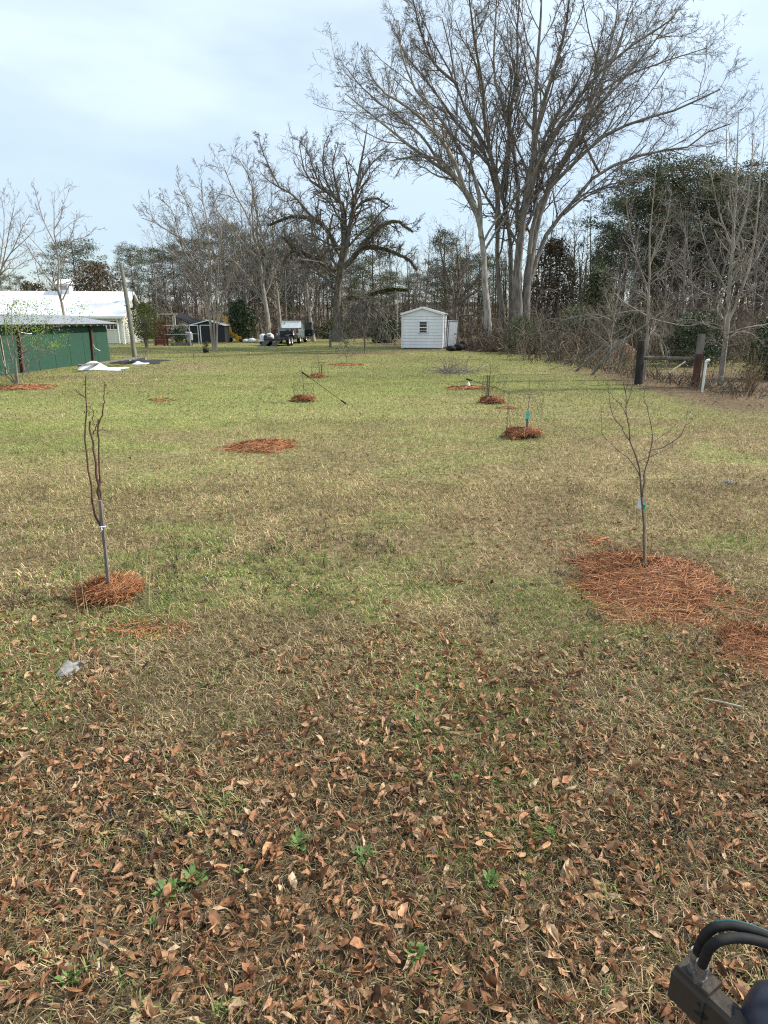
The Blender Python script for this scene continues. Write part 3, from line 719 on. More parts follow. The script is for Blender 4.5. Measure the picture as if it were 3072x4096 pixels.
def leaf_cards(mb, C, n_each, spread, size, flat=.0, aspect=.5):
    """small bent leaves scattered round every point of C"""
    C = np.repeat(np.asarray(C, float), n_each, 0); n = len(C)
    c = C + RNG.normal(0, 1, (n, 3))*np.asarray(spread)
    a = unit(RNG.normal(size=(n, 3))*[1, 1, 1 - flat]); q = unit(np.cross(a, RNG.normal(size=(n, 3))))
    s = size*RNG.uniform(.6, 1.35, n)[:, None]
    V = np.stack([c - a*s, c + q*s*aspect, c + a*s, c - q*s*aspect], 1)
    mb.add(V.reshape(-1, 3), np.arange(n)[:, None]*4 + [0, 1, 2, 3])
bl = MB()
tip = np.array([at(x/3.318, y/3.318 + 1250, 19 + RNG.uniform(-1.2, 1.2)) for x, y in zip(np.concatenate([RNG.uniform(-40, 620, 70), RNG.uniform(120, 760, 55), RNG.uniform(640, 880, 18), RNG.uniform(0, 1180, 60)]), np.concatenate([RNG.uniform(-160, 260, 70), RNG.uniform(160, 520, 55), RNG.uniform(260, 480, 18), RNG.uniform(-140, 100, 60)]))])
leaf_cards(bl, tip, 10, (.10, .10, .07), .025)
part('new_leaves', bl, M_bud, shrub, local=False, kind='stuff')

# evergreen shapes
def pine_mesh(h, r, top_frac, n_cl, needles, seed, rad=.16):
    rg = np.random.default_rng(seed)
    t, c = MB(), MB()
    bend = rg.normal(0, .12, (8, 3))*[1, 1, 0]; bend[0] = 0
    P = np.stack([np.zeros(8), np.zeros(8), np.linspace(-.1, h*.97, 8)], 1) + np.cumsum(bend, 0)*.5
    add_tubes(t, P[None], np.linspace(rad, .03, 8)[None], 7)
    zs = h*(1 - top_frac*rg.random(n_cl)**1.2)
    f = (h - zs)/(h*top_frac)
    ro = r*np.sqrt(rg.random(n_cl))*(.35 + .8*np.sin(np.clip(f, 0, 1)*math.pi*.75 + .25))
    az = rg.uniform(0, 6.283, n_cl)
    cc = np.stack([np.cos(az)*ro, np.sin(az)*ro, zs + rg.normal(0, .2, n_cl)], 1)
    st = np.stack([np.zeros(n_cl), np.zeros(n_cl), zs - ro*.35], 1)
    st = np.stack([np.interp(st[:, 2], P[:, 2], P[:, 0]), np.interp(st[:, 2], P[:, 2], P[:, 1]), st[:, 2]], 1)
    cc[:, :2] += st[:, :2]
    mid = (st + cc)/2 + [0, 0, -.15]
    add_tubes(t, np.stack([st, mid, cc], 1), np.tile([.04, .025, .012], (n_cl, 1)), 3)
    n = n_cl*needles
    C = np.repeat(cc, needles, 0) + rg.normal(0, 1, (n, 3))*[.42, .42, .2]
    d = unit(rg.normal(size=(n, 3)) + [0, 0, .5]); q = unit(np.cross(d, rg.normal(size=(n, 3))))
    L = rg.uniform(.16, .34, n)[:, None]
    V = np.stack([C - q*.04, C + q*.04, C + d*L], 1)
    c.add(V.reshape(-1, 3), np.arange(n)[:, None]*3 + [0, 1, 2])
    return t, c
PINES = []
for i, (h, r, tf, nc, nd) in enumerate([(15, 3.0, .60, 100, 76), (15, 2.3, .70, 100, 76), (15, 3.4, .54, 100, 76), (15, 2.6, .82, 130, 76)]):
    t, c = pine_mesh(h, r, tf, nc, nd, 100 + i)
    PINES.append((mesh_of('trunk', t, M_bark_pine, smooth=True), mesh_of('crown', c, M_needle)))
def pine(px, Yd, top_py, label, kind, wide=1., group='pines along the wood edge', brown=False):
    top = at(px, top_py, Yd)[2]; x = at(px, 1400, Yd)[0]
    r = thing('pine_tree', label, 'pine tree', (x, Yd, 0), 0, group)
    s = top/15; rz = RNG.uniform(0, 6.28); me_t, me_c = PINES[kind]
    share('trunk', me_t, r, (0, 0, 0), (0, 0, rz), (s*wide*.9, s*wide*.9, s))
    share('crown', me_c, r, (0, 0, 0), (0, 0, rz), (s*wide, s*wide, s))
    return r
# left
pine(335, 80, 968, 'round crowned dark pine behind the white roofed house', 2, 1.5)
pine(428, 84, 1050, 'narrow pine just beside the round crowned dark pine', 1, .8)
pine(560, 82, 985, 'thin topped pine above the light green shrub', 2, .9)
pine(20, 70, 1015, 'ragged pine behind the left end of the white roof', 1, 1.0)
pine(120, 90, 1105, 'small distant pine left of the pinkish trunk', 0, 1.0)
# centre
pine(880, 92, 910, 'tall pine seen through the three trunked bare tree', 0, 1.2)
pine(960, 95, 905, 'dense pine behind the dark evergreen bush', 3, 1.1)
pine(1060, 88, 935, 'pine whose crown shows behind the pale pecan trunk', 0, 1.1)
pine(1145, 90, 960, 'pine directly above the white box of the pickup', 3, .9)
pine(1240, 94, 900, 'pine behind the leaning pale trunk by the pickup', 0, 1.0)
pine(1310, 98, 990, 'pine hidden partly by the mossy oak trunk', 1, 1.1)
pine(1492, 76, 868, 'full pine in the gap right of the mossy oak', 3, 1.15)
pine(1420, 95, 1040, 'short pine under the right hand mossy limb', 3, 1.2)
pine(1560, 98, 1090, 'low bushy pine left of the hooked grey lamp pole', 3, 1.5)
pine(1655, 102, 1100, 'low bushy pine above the peak of the white shed', 3, 1.5)
pine(1735, 96, 1075, 'pine behind the dark spreading tree, left side', 3, 1.3)
pine(1770, 80, 930, 'pine with its crown inside the dark spreading tree', 3, 1.0)
pine(1905, 92, 1020, 'pine between the spreading tree and the first pale trunk', 3, 1.2)
pine(640, 90, 1000, 'dense pine low behind the bare tree above the red gate', 3, 1.3)
pine(720, 92, 985, 'dense pine behind the bare tree above the tube cage', 3, 1.3)
pine(800, 90, 960, 'pine behind the left half of the black shed roof', 0, 1.2)
pine(1010, 96, 985, 'thick low pine right of the evergreen bush top', 3, 1.4)
pine(1100, 98, 1000, 'thick low pine behind the trailer', 3, 1.4)
pine(1195, 100, 1010, 'thick low pine behind the open pickup door', 3, 1.4)
pine(1370, 100, 1060, 'low dark pine right of the oak trunk', 3, 1.5)
pine(1840, 96, 1040, 'low pine above the black bags', 3, 1.4)
pine(1960, 94, 1030, 'pine between the pale trunk and the dark twin trunks', 3, 1.3)
# right
pine(2250, 64, 1030, 'slim pine right of the browning cedar', 1, .75)
pine(2365, 66, 1010, 'young layered pine in the open gap of the wood', 3, .8)
pine(2408, 70, 790, 'thin high pine standing out left of the dark pine stand', 1, .8)
pine(2470, 58, 690, 'first big dark pine of the stand behind the fence', 0, 1.25, 'dark pine stand behind the fence')
pine(2560, 60, 655, 'second big dark pine, behind the top of the slim pale tree', 0, 1.35, 'dark pine stand behind the fence')
pine(2650, 57, 640, 'highest pine in the dark stand behind the fence', 2, 1.35, 'dark pine stand behind the fence')
pine(2745, 59, 690, 'pine between the slim pale tree and the stout pale tree', 1, 1.4, 'dark pine stand behind the fence')
pine(2840, 58, 680, 'pine behind the stout pale tree, on its near side', 0, 1.3, 'dark pine stand behind the fence')
pine(2935, 60, 690, 'pine directly behind the top of the stout pale tree', 2, 1.4, 'dark pine stand behind the fence')
pine(3030, 57, 700, 'last pine of the dark stand at the frame edge', 0, 1.4, 'dark pine stand behind the fence')
pine(3140, 56, 690, 'dark pine just past the last one at the frame edge', 1, 1.4, 'dark pine stand behind the fence')
pine(2600, 72, 760, 'pine showing deeper in the stand above the rail', 3, 1.3, 'dark pine stand behind the fence')
pine(2790, 72, 740, 'pine showing deeper in the stand above the red brown post', 3, 1.3, 'dark pine stand behind the fence')
pine(2980, 70, 760, 'pine deeper in the stand above the dry grass clump', 3, 1.3, 'dark pine stand behind the fence')

def leafy(name, label, cat, px, Yd, base_py, top_py, wpx, m_leaf, m_trunk, n_cl, per, size, shape='egg', stems=3, group=None):
    """an evergreen shrub or cedar: stems plus a crown of leaf clumps with gaps"""
    h = at(px, top_py, Yd)[2]; x = at(px, 1400, Yd)[0]; rw = wpx*mpp(Yd)/2
    z0 = max(.05, at(px, base_py, Yd)[2])
    root = thing(name, label, cat, (x, Yd, 0), group=group)
    f = RNG.random(n_cl)
    prof = {'egg': np.sin(np.clip(f*.95 + .08, 0, 1)*math.pi)**.55, 'cone': (1.05 - f)**.8, 'dome': np.sqrt(np.clip(1 - (f*.95)**2, 0, 1))}[shape]
    az = RNG.uniform(0, 6.283, n_cl); rr = rw*prof*np.sqrt(RNG.uniform(.15, 1, n_cl))*RNG.uniform(.75, 1.1, n_cl)
    C = np.stack([np.cos(az)*rr, np.sin(az)*rr, z0 + (h - z0)*f], 1)
    cr = MB(); sp = max(.12, rw*.13)
    leaf_cards(cr, C, per, (sp, sp, sp*.8), size)
    tr = MB()
    for i in range(stems):
        a = 6.28*i/stems + .4
        e = np.array([math.cos(a)*rw*.35, math.sin(a)*rw*.35, z0 + (h - z0)*.75])
        P = smooth_line([np.array([.06*math.cos(a), .06*math.sin(a), -.03]), e*[.4, .4, .45], e], 7)
        add_tubes(tr, P[None], np.linspace(.035 + .015*rw, .012, 7)[None], 5)
    k = RNG.choice(n_cl, min(n_cl, 26), replace=False)
    st = np.stack([np.zeros(len(k)), np.zeros(len(k)), C[k, 2]*.55], 1)
    add_tubes(tr, np.stack([st, (st + C[k])/2 + [0, 0, .03], C[k]], 1), np.tile([.02, .014, .006], (len(k), 1)), 3)
    part('trunk', tr, m_trunk, root, smooth=True); part('crown', cr, m_leaf, root)
    return root
leafy('evergreen_bush', 'large dark evergreen bush between the yellow machine and the pickup', 'bush', 974, 62, 1345, 1203, 122, M_ever, M_bark_grey, 260, 14, .11)
leafy('evergreen_shrub', 'light green leafy shrub between the utility pole and the red gate', 'shrub', 588, 46, 1350, 1222, 142, M_bushlt, M_bark_grey, 300, 15, .06, stems=6)
leafy('evergreen_bush', 'small dark bush in front of the metal tube cage', 'bush', 717, 50, 1365, 1312, 54, M_ever, M_bark_grey, 90, 13, .06)
leafy('evergreen_bush', 'low broad evergreen behind the weeping tree', 'bush', 1540, 56, 1385, 1265, 130, M_ever, M_bark_dark, 170, 12, .12)
leafy('evergreen_bush', 'low evergreen below the old oak trunk', 'bush', 1345, 70, 1370, 1290, 150, M_thicket, M_bark_dark, 120, 12, .14)
leafy('cedar_tree', 'tall browning cedar just right of the thick forked trunk', 'tree', 2190, 56, 1380, 960, 220, M_needle_br, M_bark_dark, 420, 14, .12, 'egg', 1)
leafy('cedar_tree', 'dark green cedar beneath the young layered pine', 'tree', 2370, 50, 1370, 1075, 200, M_needle, M_bark_dark, 320, 13, .12, 'cone', 1)
leafy('magnolia_tree', 'broad rusty green evergreen behind the cupola of the house', 'tree', 420, 74, 1290, 1065, 230, M_needle_br, M_bark_dark, 280, 13, .16, 'dome', 2)
leafy('magnolia_tree', 'rusty evergreen left of the cupola', 'tree', 170, 72, 1290, 1130, 130, M_needle_br, M_bark_dark, 150, 12, .15, 'dome', 2)
leafy('thicket_shrub', 'pale green thicket in front of the thick forked trunk', 'shrub', 2085, 37.5, 1425, 1268, 150, M_thicket, M_bark_grey, 260, 10, .05, 'dome', 8)
leafy('thicket_shrub', 'dark low evergreen at the foot of the first pale trunk', 'shrub', 1925, 43, 1405, 1345, 70, M_ever, M_bark_grey, 90, 11, .06, 'dome', 5)
leafy('understory_evergreen', 'dark green undergrowth bush behind the red brown post', 'bush', 2770, 27, 1440, 1270, 250, M_ever, M_bark_dark, 300, 13, .065, 'dome', 5)
leafy('understory_evergreen', 'mid green bush just left of the stout pale trunk', 'bush', 2855, 30, 1420, 1250, 110, M_thicket, M_bark_dark, 170, 12, .06, 'egg', 4)
leafy('understory_evergreen', 'dark bush at the frame edge beyond the dry grass clump', 'bush', 3090, 20.5, 1540, 1270, 200, M_ever, M_bark_dark, 300, 13, .05, 'dome', 5)
leafy('understory_evergreen', 'dark evergreen behind the small tree among the leaning posts', 'bush', 2510, 34, 1390, 1255, 140, M_ever, M_bark_dark, 170, 12, .075, 'dome', 4)
leafy('understory_evergreen', 'shadowy evergreen behind the leaning posts', 'bush', 2290, 38, 1390, 1235, 190, M_needle, M_bark_dark, 190, 12, .085, 'dome', 4)

# bare trees of the wood edge, each with its own place
BARE = []
for i in range(5):
    rg = 14.
    P0 = grow(np.zeros((1, 3)) + [0, 0, -.05], np.array([[0, 0, 1.]]), np.array([rg]), 12, .035, .05)
    R0 = np.linspace(.15, .012, 12)[None]
    A, ra = offshoots(P0, R0, 26, .22, 1, 40 + 5*(i % 3), .26, 7, .16, .08); RA = taper(ra, 7)
    B, rb = offshoots(A, RA, 6, .15, 1, 44, .42, 5, .2, .06); RB = taper(np.maximum(rb, .007), 5)
    D_, rd = offshoots(B, RB, 5, .1, 1, 44, .5, 4, .22, .04); RD = taper(np.maximum(rd, .006), 4, .6)
    t, c = MB(), MB()
    add_tubes(t, P0, R0, 7); add_tubes(t, A, RA, 4); add_tubes(c, B, RB, 3); add_tubes(c, D_, RD, 2)
    BARE.append((t, c))
BARE_ME = {}
def bare_tree(px, Yd, top_py, label, v, style='grey', wide=1.):
    mt, mc = {'grey': (M_bark_grey, M_twig_grey), 'dark': (M_bark_dark, M_twig_dark), 'pale': (M_bark_pale, M_twig_grey)}[style]
    if (v, style) not in BARE_ME: BARE_ME[v, style] = (mesh_of('trunk', BARE[v][0], mt, smooth=True), mesh_of('crown', BARE[v][1], mc))
    top = at(px, top_py, Yd)[2]; x = at(px, 1400, Yd)[0]; s = top/14; rz = RNG.uniform(0, 6.28)
    r = thing('bare_tree', label, 'tree', (x, Yd, 0), 0, 'bare trees along the wood edge')
    for nm, me in zip(('trunk', 'crown'), BARE_ME[v, style]): share(nm, me, r, (0, 0, 0), (0, 0, rz), (s*wide, s*wide, s))
for px, Yd, tp, lab, v, st, wd_ in [
    (480, 70, 1060, 'bare tree just right of the leaning utility pole', 0, 'grey', 1.2), (640, 72, 950, 'leafless tree above the red gate', 1, 'grey', 1.2),
    (700, 68, 1010, 'leafless tree above the metal tube cage', 2, 'grey', 1.2), (760, 74, 900, 'leafless tree above the left roof edge of the black shed', 3, 'grey', 1.1),
    (905, 72, 840, 'leafless tree rising behind the yellow machine', 4, 'dark', 1.0), (1000, 76, 800, 'leafless tree rising above the right side of the evergreen bush', 0, 'grey', 1.1),
    (1110, 78, 720, 'tall leafless tree above the tailgate of the pickup', 1, 'grey', 1.0), (1180, 74, 860, 'leafless tree directly above the white box', 2, 'dark', 1.0),
    (1225, 82, 760, 'slender leafless tree above the open pickup door', 3, 'grey', .9), (1290, 80, 900, 'leafless tree close left of the old oak', 4, 'dark', 1.0),
    (1400, 84, 980, 'leafless tree close right of the old oak', 0, 'grey', 1.1), (1625, 78, 1010, 'thin leafless tree above the left half of the white shed', 2, 'grey', 1.0),
    (1700, 70, 940, 'leafless tree above the peak of the white shed', 3, 'dark', 1.1), (1870, 72, 880, 'leafless tree above the open white door', 1, 'dark', 1.1),
    (2130, 66, 900, 'leafless tree just behind the thick forked trunk', 2, 'dark', 1.0), (2258, 64, 810, 'leafless dark tree with open crown right of the browning cedar', 4, 'dark', 1.0),
    (2500, 46, 900, 'leafless tree behind the leaning posts', 0, 'grey', 1.1), (2640, 44, 880, 'leafless tree behind the wooden rail', 3, 'dark', 1.2),
    (2720, 38, 820, 'leafless tree filling the gap between the two pale barked trees', 1, 'grey', 1.2), (2830, 42, 760, 'leafless dark tree above the white pipe', 2, 'dark', 1.2),
    (2985, 36, 720, 'leafless tree above the dry grass clump', 3, 'grey', 1.2), (3060, 34, 640, 'leafless grey tree at the frame edge', 4, 'grey', 1.1),
    (2420, 52, 960, 'leafless tree left of the small tree among the posts', 2, 'grey', 1.1), (2760, 50, 760, 'leafless tree with twigs in front of the tallest pines', 4, 'grey', 1.2)]:
    bare_tree(px, Yd, tp, lab, v, st, wd_)
DEEP = ['gap left of the black shed', 'left half of the black shed', 'right half of the black shed', 'left half of the evergreen bush', 'middle of the evergreen bush', 'two white bags on the grass', 'low cart', 'ramps of the trailer', 'pickup tailgate', 'foot of the leaning pale trunk', 'old oak trunk', 'right side of the old oak foot', 'weeping tree trunk', 'right rim of the weeping tree', 'hooked pole', 'left half of the white shed roof', 'open white shed door', 'black bags', 'red gate', 'light green shrub', 'utility pole', 'browning cedar', 'right flank of the browning cedar']
for i, (px, Yd, tp) in enumerate([(735, 84, 985), (800, 86, 900), (850, 82, 880), (930, 88, 830), (965, 84, 870), (1035, 86, 850), (1085, 90, 800), (1150, 88, 780), (1205, 90, 840), (1265, 92, 800), (1330, 94, 880), (1375, 92, 930), (1455, 90, 960), (1530, 94, 1000), (1590, 90, 1040), (1665, 92, 1020), (1790, 88, 960), (1850, 90, 980), (660, 86, 1030), (590, 88, 1060), (520, 86, 1080), (2180, 80, 980), (2310, 82, 990)]):
    bare_tree(px, Yd, tp, 'deepest row leafless tree in line with the ' + DEEP[i], i % 5, 'grey', 1.15)

# rising ground under the far wood
ax_ = np.linspace(-150, 150, 90); ay_ = np.array([98, 112, 126, 142, 160, 185, 230, 300.]); az_ = np.array([-.2, .5, 1.5, 3.2, 5.2, 6.0, 5.0, -1])
AX, AY = np.meshgrid(ax_, ay_); AZ = az_[:, None]*(.75 + .5*fbm(AX, AY, 22, 77)) + np.where((az_ > .2)[:, None], .9*vnoise(AX, AY, 5, 80), 0)
i_ = np.arange(AX.size).reshape(AX.shape)
bank = bpy.data.objects.new('hill', mesh_of('hill', MB().add(np.stack([AX, AY, AZ], -1).reshape(-1, 3), np.stack([i_[:-1, :-1], i_[:-1, 1:], i_[1:, 1:], i_[1:, :-1]], -1).reshape(-1, 4)), mat('leaf_mould_bank', (.19, .155, .115), .95, (.10, .085, .065), .5, .5)))
COL.objects.link(bank); tag(bank, 'low brown rise under the far woods', None, None, 'structure')

# the far wood, one mass
wood = MB()
def brush_tubes(mb, P, R, k, cols):
    V, Fs = tubes(P, R, k); mb.add(V, Fs, np.repeat(cols, P.shape[1]*k, 0))
n = 480
wx = np.concatenate([RNG.uniform(-75, 62, 310), RNG.uniform(14, 60, 170)]); wy = np.concatenate([RNG.uniform(84, 130, 310), RNG.uniform(58, 90, 170)])
hh = RNG.uniform(7, 14, n)*np.where(wx > 15, 1.15, 1.0)*np.where(wx < -25, .75, 1)
P = grow(np.stack([wx, wy, np.zeros(n)], 1), np.tile([0, 0, 1.], (n, 1)) + RNG.normal(0, .05, (n, 3)), hh, 7, .03, .05)
cols = np.array([.155, .13, .105])*RNG.uniform(.5, 1.2, n)[:, None]
R = taper(RNG.uniform(.06, .17, n), 7, .2); brush_tubes(wood, P, R, 5, cols)
A, ra = offshoots(P, R, 8, .2, 1, 45, .26, 5, .18, .08); RA = taper(np.maximum(ra*.6, .02), 5, .6); brush_tubes(wood, A, RA, 3, np.repeat(cols, 8, 0))
B, rb = offshoots(A, RA, 6, .15, 1, 46, .5, 3, .2, .05); RB = taper(np.maximum(rb, .018), 3, .7); brush_tubes(wood, B, RB, 2, np.repeat(cols, 48, 0)*.95)
solo('far_woodland', wood, M_brush, 'mass of distant bare trunks and twigs closing off the yard', None, (0, 90, 0), kind='stuff')
# undergrowth at the foot of the woods
und = MB()
def undergrowth(xs, ys, h0, h1, palette, cnt=5):
    n = len(xs)
    P = grow(np.stack([xs, ys, np.zeros(n)], 1), unit(np.tile([0, 0, 1.], (n, 1)) + RNG.normal(0, .45, (n, 3))), RNG.uniform(h0, h1, n), 5, .2, .03)
    cols = np.asarray(palette)[RNG.integers(0, len(palette), n)]*RNG.uniform(.6, 1.2, n)[:, None]
    w = .0004*ys + .004
    R = taper(w*RNG.uniform(.6, 1.3, n), 5, .5); brush_tubes(und, P, R, 3, cols)
    A, ra = offshoots(P, R, cnt, .15, 1, 48, .45, 4, .25, .02); brush_tubes(und, A, taper(np.maximum(ra, w.repeat(cnt)*.5), 4, .6), 2, np.repeat(cols, cnt, 0))
PB = [(.21, .175, .13), (.14, .115, .085), (.28, .215, .14), (.15, .10, .07)]
n = 2100; x = RNG.uniform(-50, 16, n); y = RNG.uniform(68, 84, n); undergrowth(x, y, .8, 4.2, PB)
n = 1100; t = RNG.random(n); undergrowth(5.5 + 3*RNG.random(n) + 16*t*RNG.random(n), 41 - 18*t + RNG.uniform(1, 8, n), .5, 2.2, PB)
n = 1800; x = RNG.uniform(9.6, 28, n); y = RNG.uniform(26, 52, n); undergrowth(x, y, .6, 3.6, PB)
n = 420; y = RNG.uniform(15, 31, n); undergrowth(9.0 + RNG.uniform(-.5, .6, n) - .06*(y - 15), y, .15, .6, PB, 4)
n = 240; x = RNG.uniform(5.2, 8.2, n); y = 41.5 - .66*(x - 3) + RNG.uniform(0, 2.5, n); undergrowth(x, y, .3, 1.0, [(.16, .10, .075), (.2, .15, .11)], 5)
solo('undergrowth', und, M_brush, 'tangle of bare brown undergrowth at the foot of the woods', None, (0, 40, 0), kind='stuff')

# ------------------------------------------------------------------ house and outbuildings
hp = ground(500, 1378)
house = thing('white_roofed_house', 'cream sided house with a long white metal roof and cupola', 'house', (hp[0], hp[1], 0), math.radians(7))
HL, HD, EH, RH = 20., 6.4, 2.25, 4.12
core = MB().box((-HL/2, HD/2, EH/2), (HL - .06, HD - .06, EH)); part('wall', core, M_cream, house)
gab = MB(); gab.add([(-.03, 0, EH), (-.03, HD, EH), (-.03, HD/2, RH - .12), (-HL, 0, EH), (-HL, HD, EH), (-HL, HD/2, RH - .12)], [[0, 1, 2], [5, 4, 3]])
for k_ in (0, 3): part('gable', MB().add(np.vstack(gab.v)[k_:k_ + 3], [[0, 1, 2]] if k_ == 0 else [[2, 1, 0]]), M_cream, house)
bm_ = MB()
for nm, y0, dy in (('siding_board', -.02, 0),):
    front = mesh_of('siding_board', MB().box((-2.3, 0, .085), (4.5, .025, .165), rx=math.radians(-5)), M_cream)
    side = mesh_of('siding_board', MB().box((0, HD/2, .085), (.025, HD - .1, .165), ry=math.radians(-5)), M_cream)
    for i in range(13): share('siding_board', front, house, (0, -.016, .1 + i*.165)); share('siding_board', side, house, (.016, 0, .1 + i*.165))
rf = MB()
for sgn in (-1, 1):
    ye = -.45 if sgn < 0 else HD + .45
    z_e = EH - .12
    a = np.array([[-HL - .3, ye, z_e], [.35, ye, z_e], [.35, HD/2, RH], [-HL - .3, HD/2, RH]])
    rf.add(np.vstack([a, a + [0, 0, .07]]), [[0, 3, 2, 1], [4, 5, 6, 7], [0, 1, 5, 4], [1, 2, 6, 5], [3, 0, 4, 7]])
roof = part('roof', rf, M_roofwhite, house)
sm = mesh_of('roof_seam', MB().beam((0, -.45, EH - .045), (0, HD/2, RH + .075), .018, .02), M_roofwhite)
for i in range(40): share('roof_seam', sm, roof, (-HL - .1 + i*.51, 0, 0))
tr_ = MB().box((-HL/2, -.47, EH - .16), (HL + .5, .05, .16)); tr_.beam((.36, -.45, EH - .12), (.36, HD/2, RH - .03), .04, .16); tr_.beam((.36, HD + .45, EH - .12), (.36, HD/2, RH - .03), .04, .16)
part('fascia', tr_, M_white, house)
part('corner_board', MB().box((-.05, -.035, EH/2 - .06), (.16, .03, EH - .2)).box((.035, .05, EH/2 - .06), (.03, .16, EH - .2)), M_white, house)
part('downpipe', MB().tube([(-.35, -.36, EH - .2), (-.35, -.12, EH - .45), (-.35, -.09, .1)], .05, 6), M_white, house)
wx0 = at(451, 1310, hp[1])[0] - hp[0]
wf = MB(); cz = 1.52
for dx, dz, sx, sz in ((0, .36, .92, .08), (0, -.36, .92, .08), (-.42, 0, .08, .8), (.42, 0, .08, .8)): wf.box((wx0 + dx, -.045, cz + dz), (sx, .05, sz))
wf.box((wx0, -.04, cz), (.8, .03, .03)); wf.box((wx0 - .13, -.04, cz), (.03, .03, .7)); wf.box((wx0 + .13, -.04, cz), (.03, .03, .7))
hw = part('window', wf, M_white, house); part('pane', MB().box((wx0, -.032, cz), (.8, .014, .68)), M_glass, hw)
cu = MB(); cxx = at(297, 1150, hp[1] + 3.4)[0] - hp[0]
cu.box((cxx, HD/2, RH + .25), (.85, .85, .8)); cup = part('cupola', cu, M_white, house)
cr_ = MB(); cr_.add([(cxx - .6, HD/2 - .6, RH + .62), (cxx + .6, HD/2 - .6, RH + .62), (cxx + .6, HD/2 + .6, RH + .62), (cxx - .6, HD/2 + .6, RH + .62), (cxx - .5, HD/2, RH + 1.0), (cxx + .5, HD/2, RH + 1.0)], [[0, 1, 5, 4], [2, 3, 4, 5]])
cr_.f[3] = [np.array([[1, 2, 5], [3, 0, 4]]) + 0]; cr_.f.setdefault(4, []).append(np.array([[3, 2, 1, 0]]))
part('cupola_roof', cr_, M_roofwhite, cup); part('louver', MB().box((cxx, HD/2 - .435, RH + .32), (.5, .02, .3)), M_galv, cup)
part('stove_pipe', MB().tube([(.05, 1.7, 2.75), (.5, 1.7, 2.78), (.62, 1.7, 2.86), (.63, 1.7, 3.1), (.63, 1.7, 4.35)], .1, 8).cyl((.63, 1.7, 4.4), (.63, 1.7, 4.55), .15, .15, 8), M_blackmetal, house)

# green outbuilding
gp = ground(442, 1443.6)
GX, GY = gp[0], gp[1]
barn = thing('green_outbuilding', 'long dark green board outbuilding with a rusting tin roof', 'outbuilding', (GX, GY, 0), math.radians(-1.5))
BL = 17.5
part('wall', MB().box((-1.9, -BL/2, .78), (3.76, BL - .04, 1.68)), M_green, barn)
pn = [mesh_of('wall_panel', MB().box((0, 0, .76), (.025, 1.2 - g_, 1.56)), M_green) for g_ in (.012, .02, .016)]
for i in range(14): share('wall_panel', pn[i % 3], barn, (-.005 + .0015*(i % 3), -.62 - i*1.205, -.01*(i % 2)))
part('end_panel', MB().box((-1.9, .0, .78), (3.7, .03, 1.6)), M_green, barn)
rfb = MB(); ez, rz_ = 1.70, 2.06
nrib = 180; yy = np.linspace(-BL - .2, .55, nrib*2 + 1); wav = np.where(np.arange(nrib*2 + 1) % 2, .012, -.012)
top = [np.stack([np.full_like(yy, x_), yy, z_ + wav], 1) for x_, z_ in ((.42, ez), (-2.0, rz_), (-4.4, ez))]
V = np.vstack(top); m_ = len(yy); i = np.arange(m_ - 1)
rfb.add(V, np.vstack([np.stack([i + k*m_, i + 1 + k*m_, i + 1 + (k + 1)*m_, i + (k + 1)*m_], 1) for k in (0, 1)]))
rfb.add(V - [0, 0, .012], np.vstack([np.stack([i + k*m_, i + (k + 1)*m_, i + 1 + (k + 1)*m_, i + 1 + k*m_], 1) for k in (0, 1)]))
part('tin_roof', rfb, M_galv, barn)
raf = mesh_of('rafter', MB().beam((.36, 0, ez - .05), (-1.9, 0, rz_ - .06), .045, .09), M_woodpale)
for i in range(29): share('rafter', raf, barn, (0, .2 - i*.61, 0))
for i, (y_, m__, w_) in enumerate(((-1.75, M_redbrown, .09), (-7.2, M_redbrown, .12))):
    part('post', MB().beam((.06, y_ - .1, -.05), (.075, y_ + .05, ez - .06), w_, w_), m__, barn)
part('bare_board', MB().box((.03, -10.2, .68), (.025, .32, 1.3), rx=.03), M_wood, barn, label='grey board with the green paint worn off')
for y_ in (-8.2, -8.9): part('batten', MB().box((.03, y_, .7), (.02, .035, 1.3)), M_woodpale, barn)
part('hook_pipe', MB().tube([(.08, -1.75, .95), (.10, -1.6, .65), (.22, -1.4, .52)], .018, 5).tube([(.1, -7.1, 1.42), (.28, -6.9, 1.36), (.34, -6.8, 1.38)], .018, 5), M_pvc, barn)
part('vent_pipe', MB().tube([(.1, -13.1, 1.50), (.42, -13.1, 1.52), (.45, -13.1, 1.6), (.45, -13.1, 1.74)], .055, 8), M_pvc, barn)
part('white_pipe', MB().cyl((.25, -13.6, 0), (.22, -13.5, .85), .055, .055, 8), M_pvc, barn)

# white shed
s1 = at(1768, 1395.4, 43.4); rz = math.radians(-10)
shed = thing('white_shed', 'small white metal shed with one dark window in its front', 'shed', (s1[0], 43.4, 0), rz)
SW, SD, SE, SPK = 2.72, 3.0, 2.26, 2.62
part('wall', MB().prism([(-SW + .02, .06), (-.02, .06), (-.02, SE), (-SW/2, SPK), (-SW + .02, SE)], .02, SD), M_white, shed)
pitch = (SE - .1)/10.5
fb = mesh_of('siding_panel', MB().box((-SW/2, 0, pitch/2), (SW - .05, .02, pitch - .02), rx=math.radians(-3)), M_white)
sb = mesh_of('siding_panel', MB().box((0, SD/2, pitch/2), (.02, SD - .05, pitch - .02), ry=math.radians(3)), M_white)
for i in range(11):
    share('siding_panel', fb, shed, (0, -.005, .08 + i*pitch*.985)); share('siding_panel', sb, shed, (.005, 0, .08 + i*pitch*.985))
part('gable_panel', MB().prism([(-SW + .05, SE + .03), (-.05, SE + .03), (-SW/2, SPK - .03)], -.012, .018), M_white, shed)
rr_ = MB()
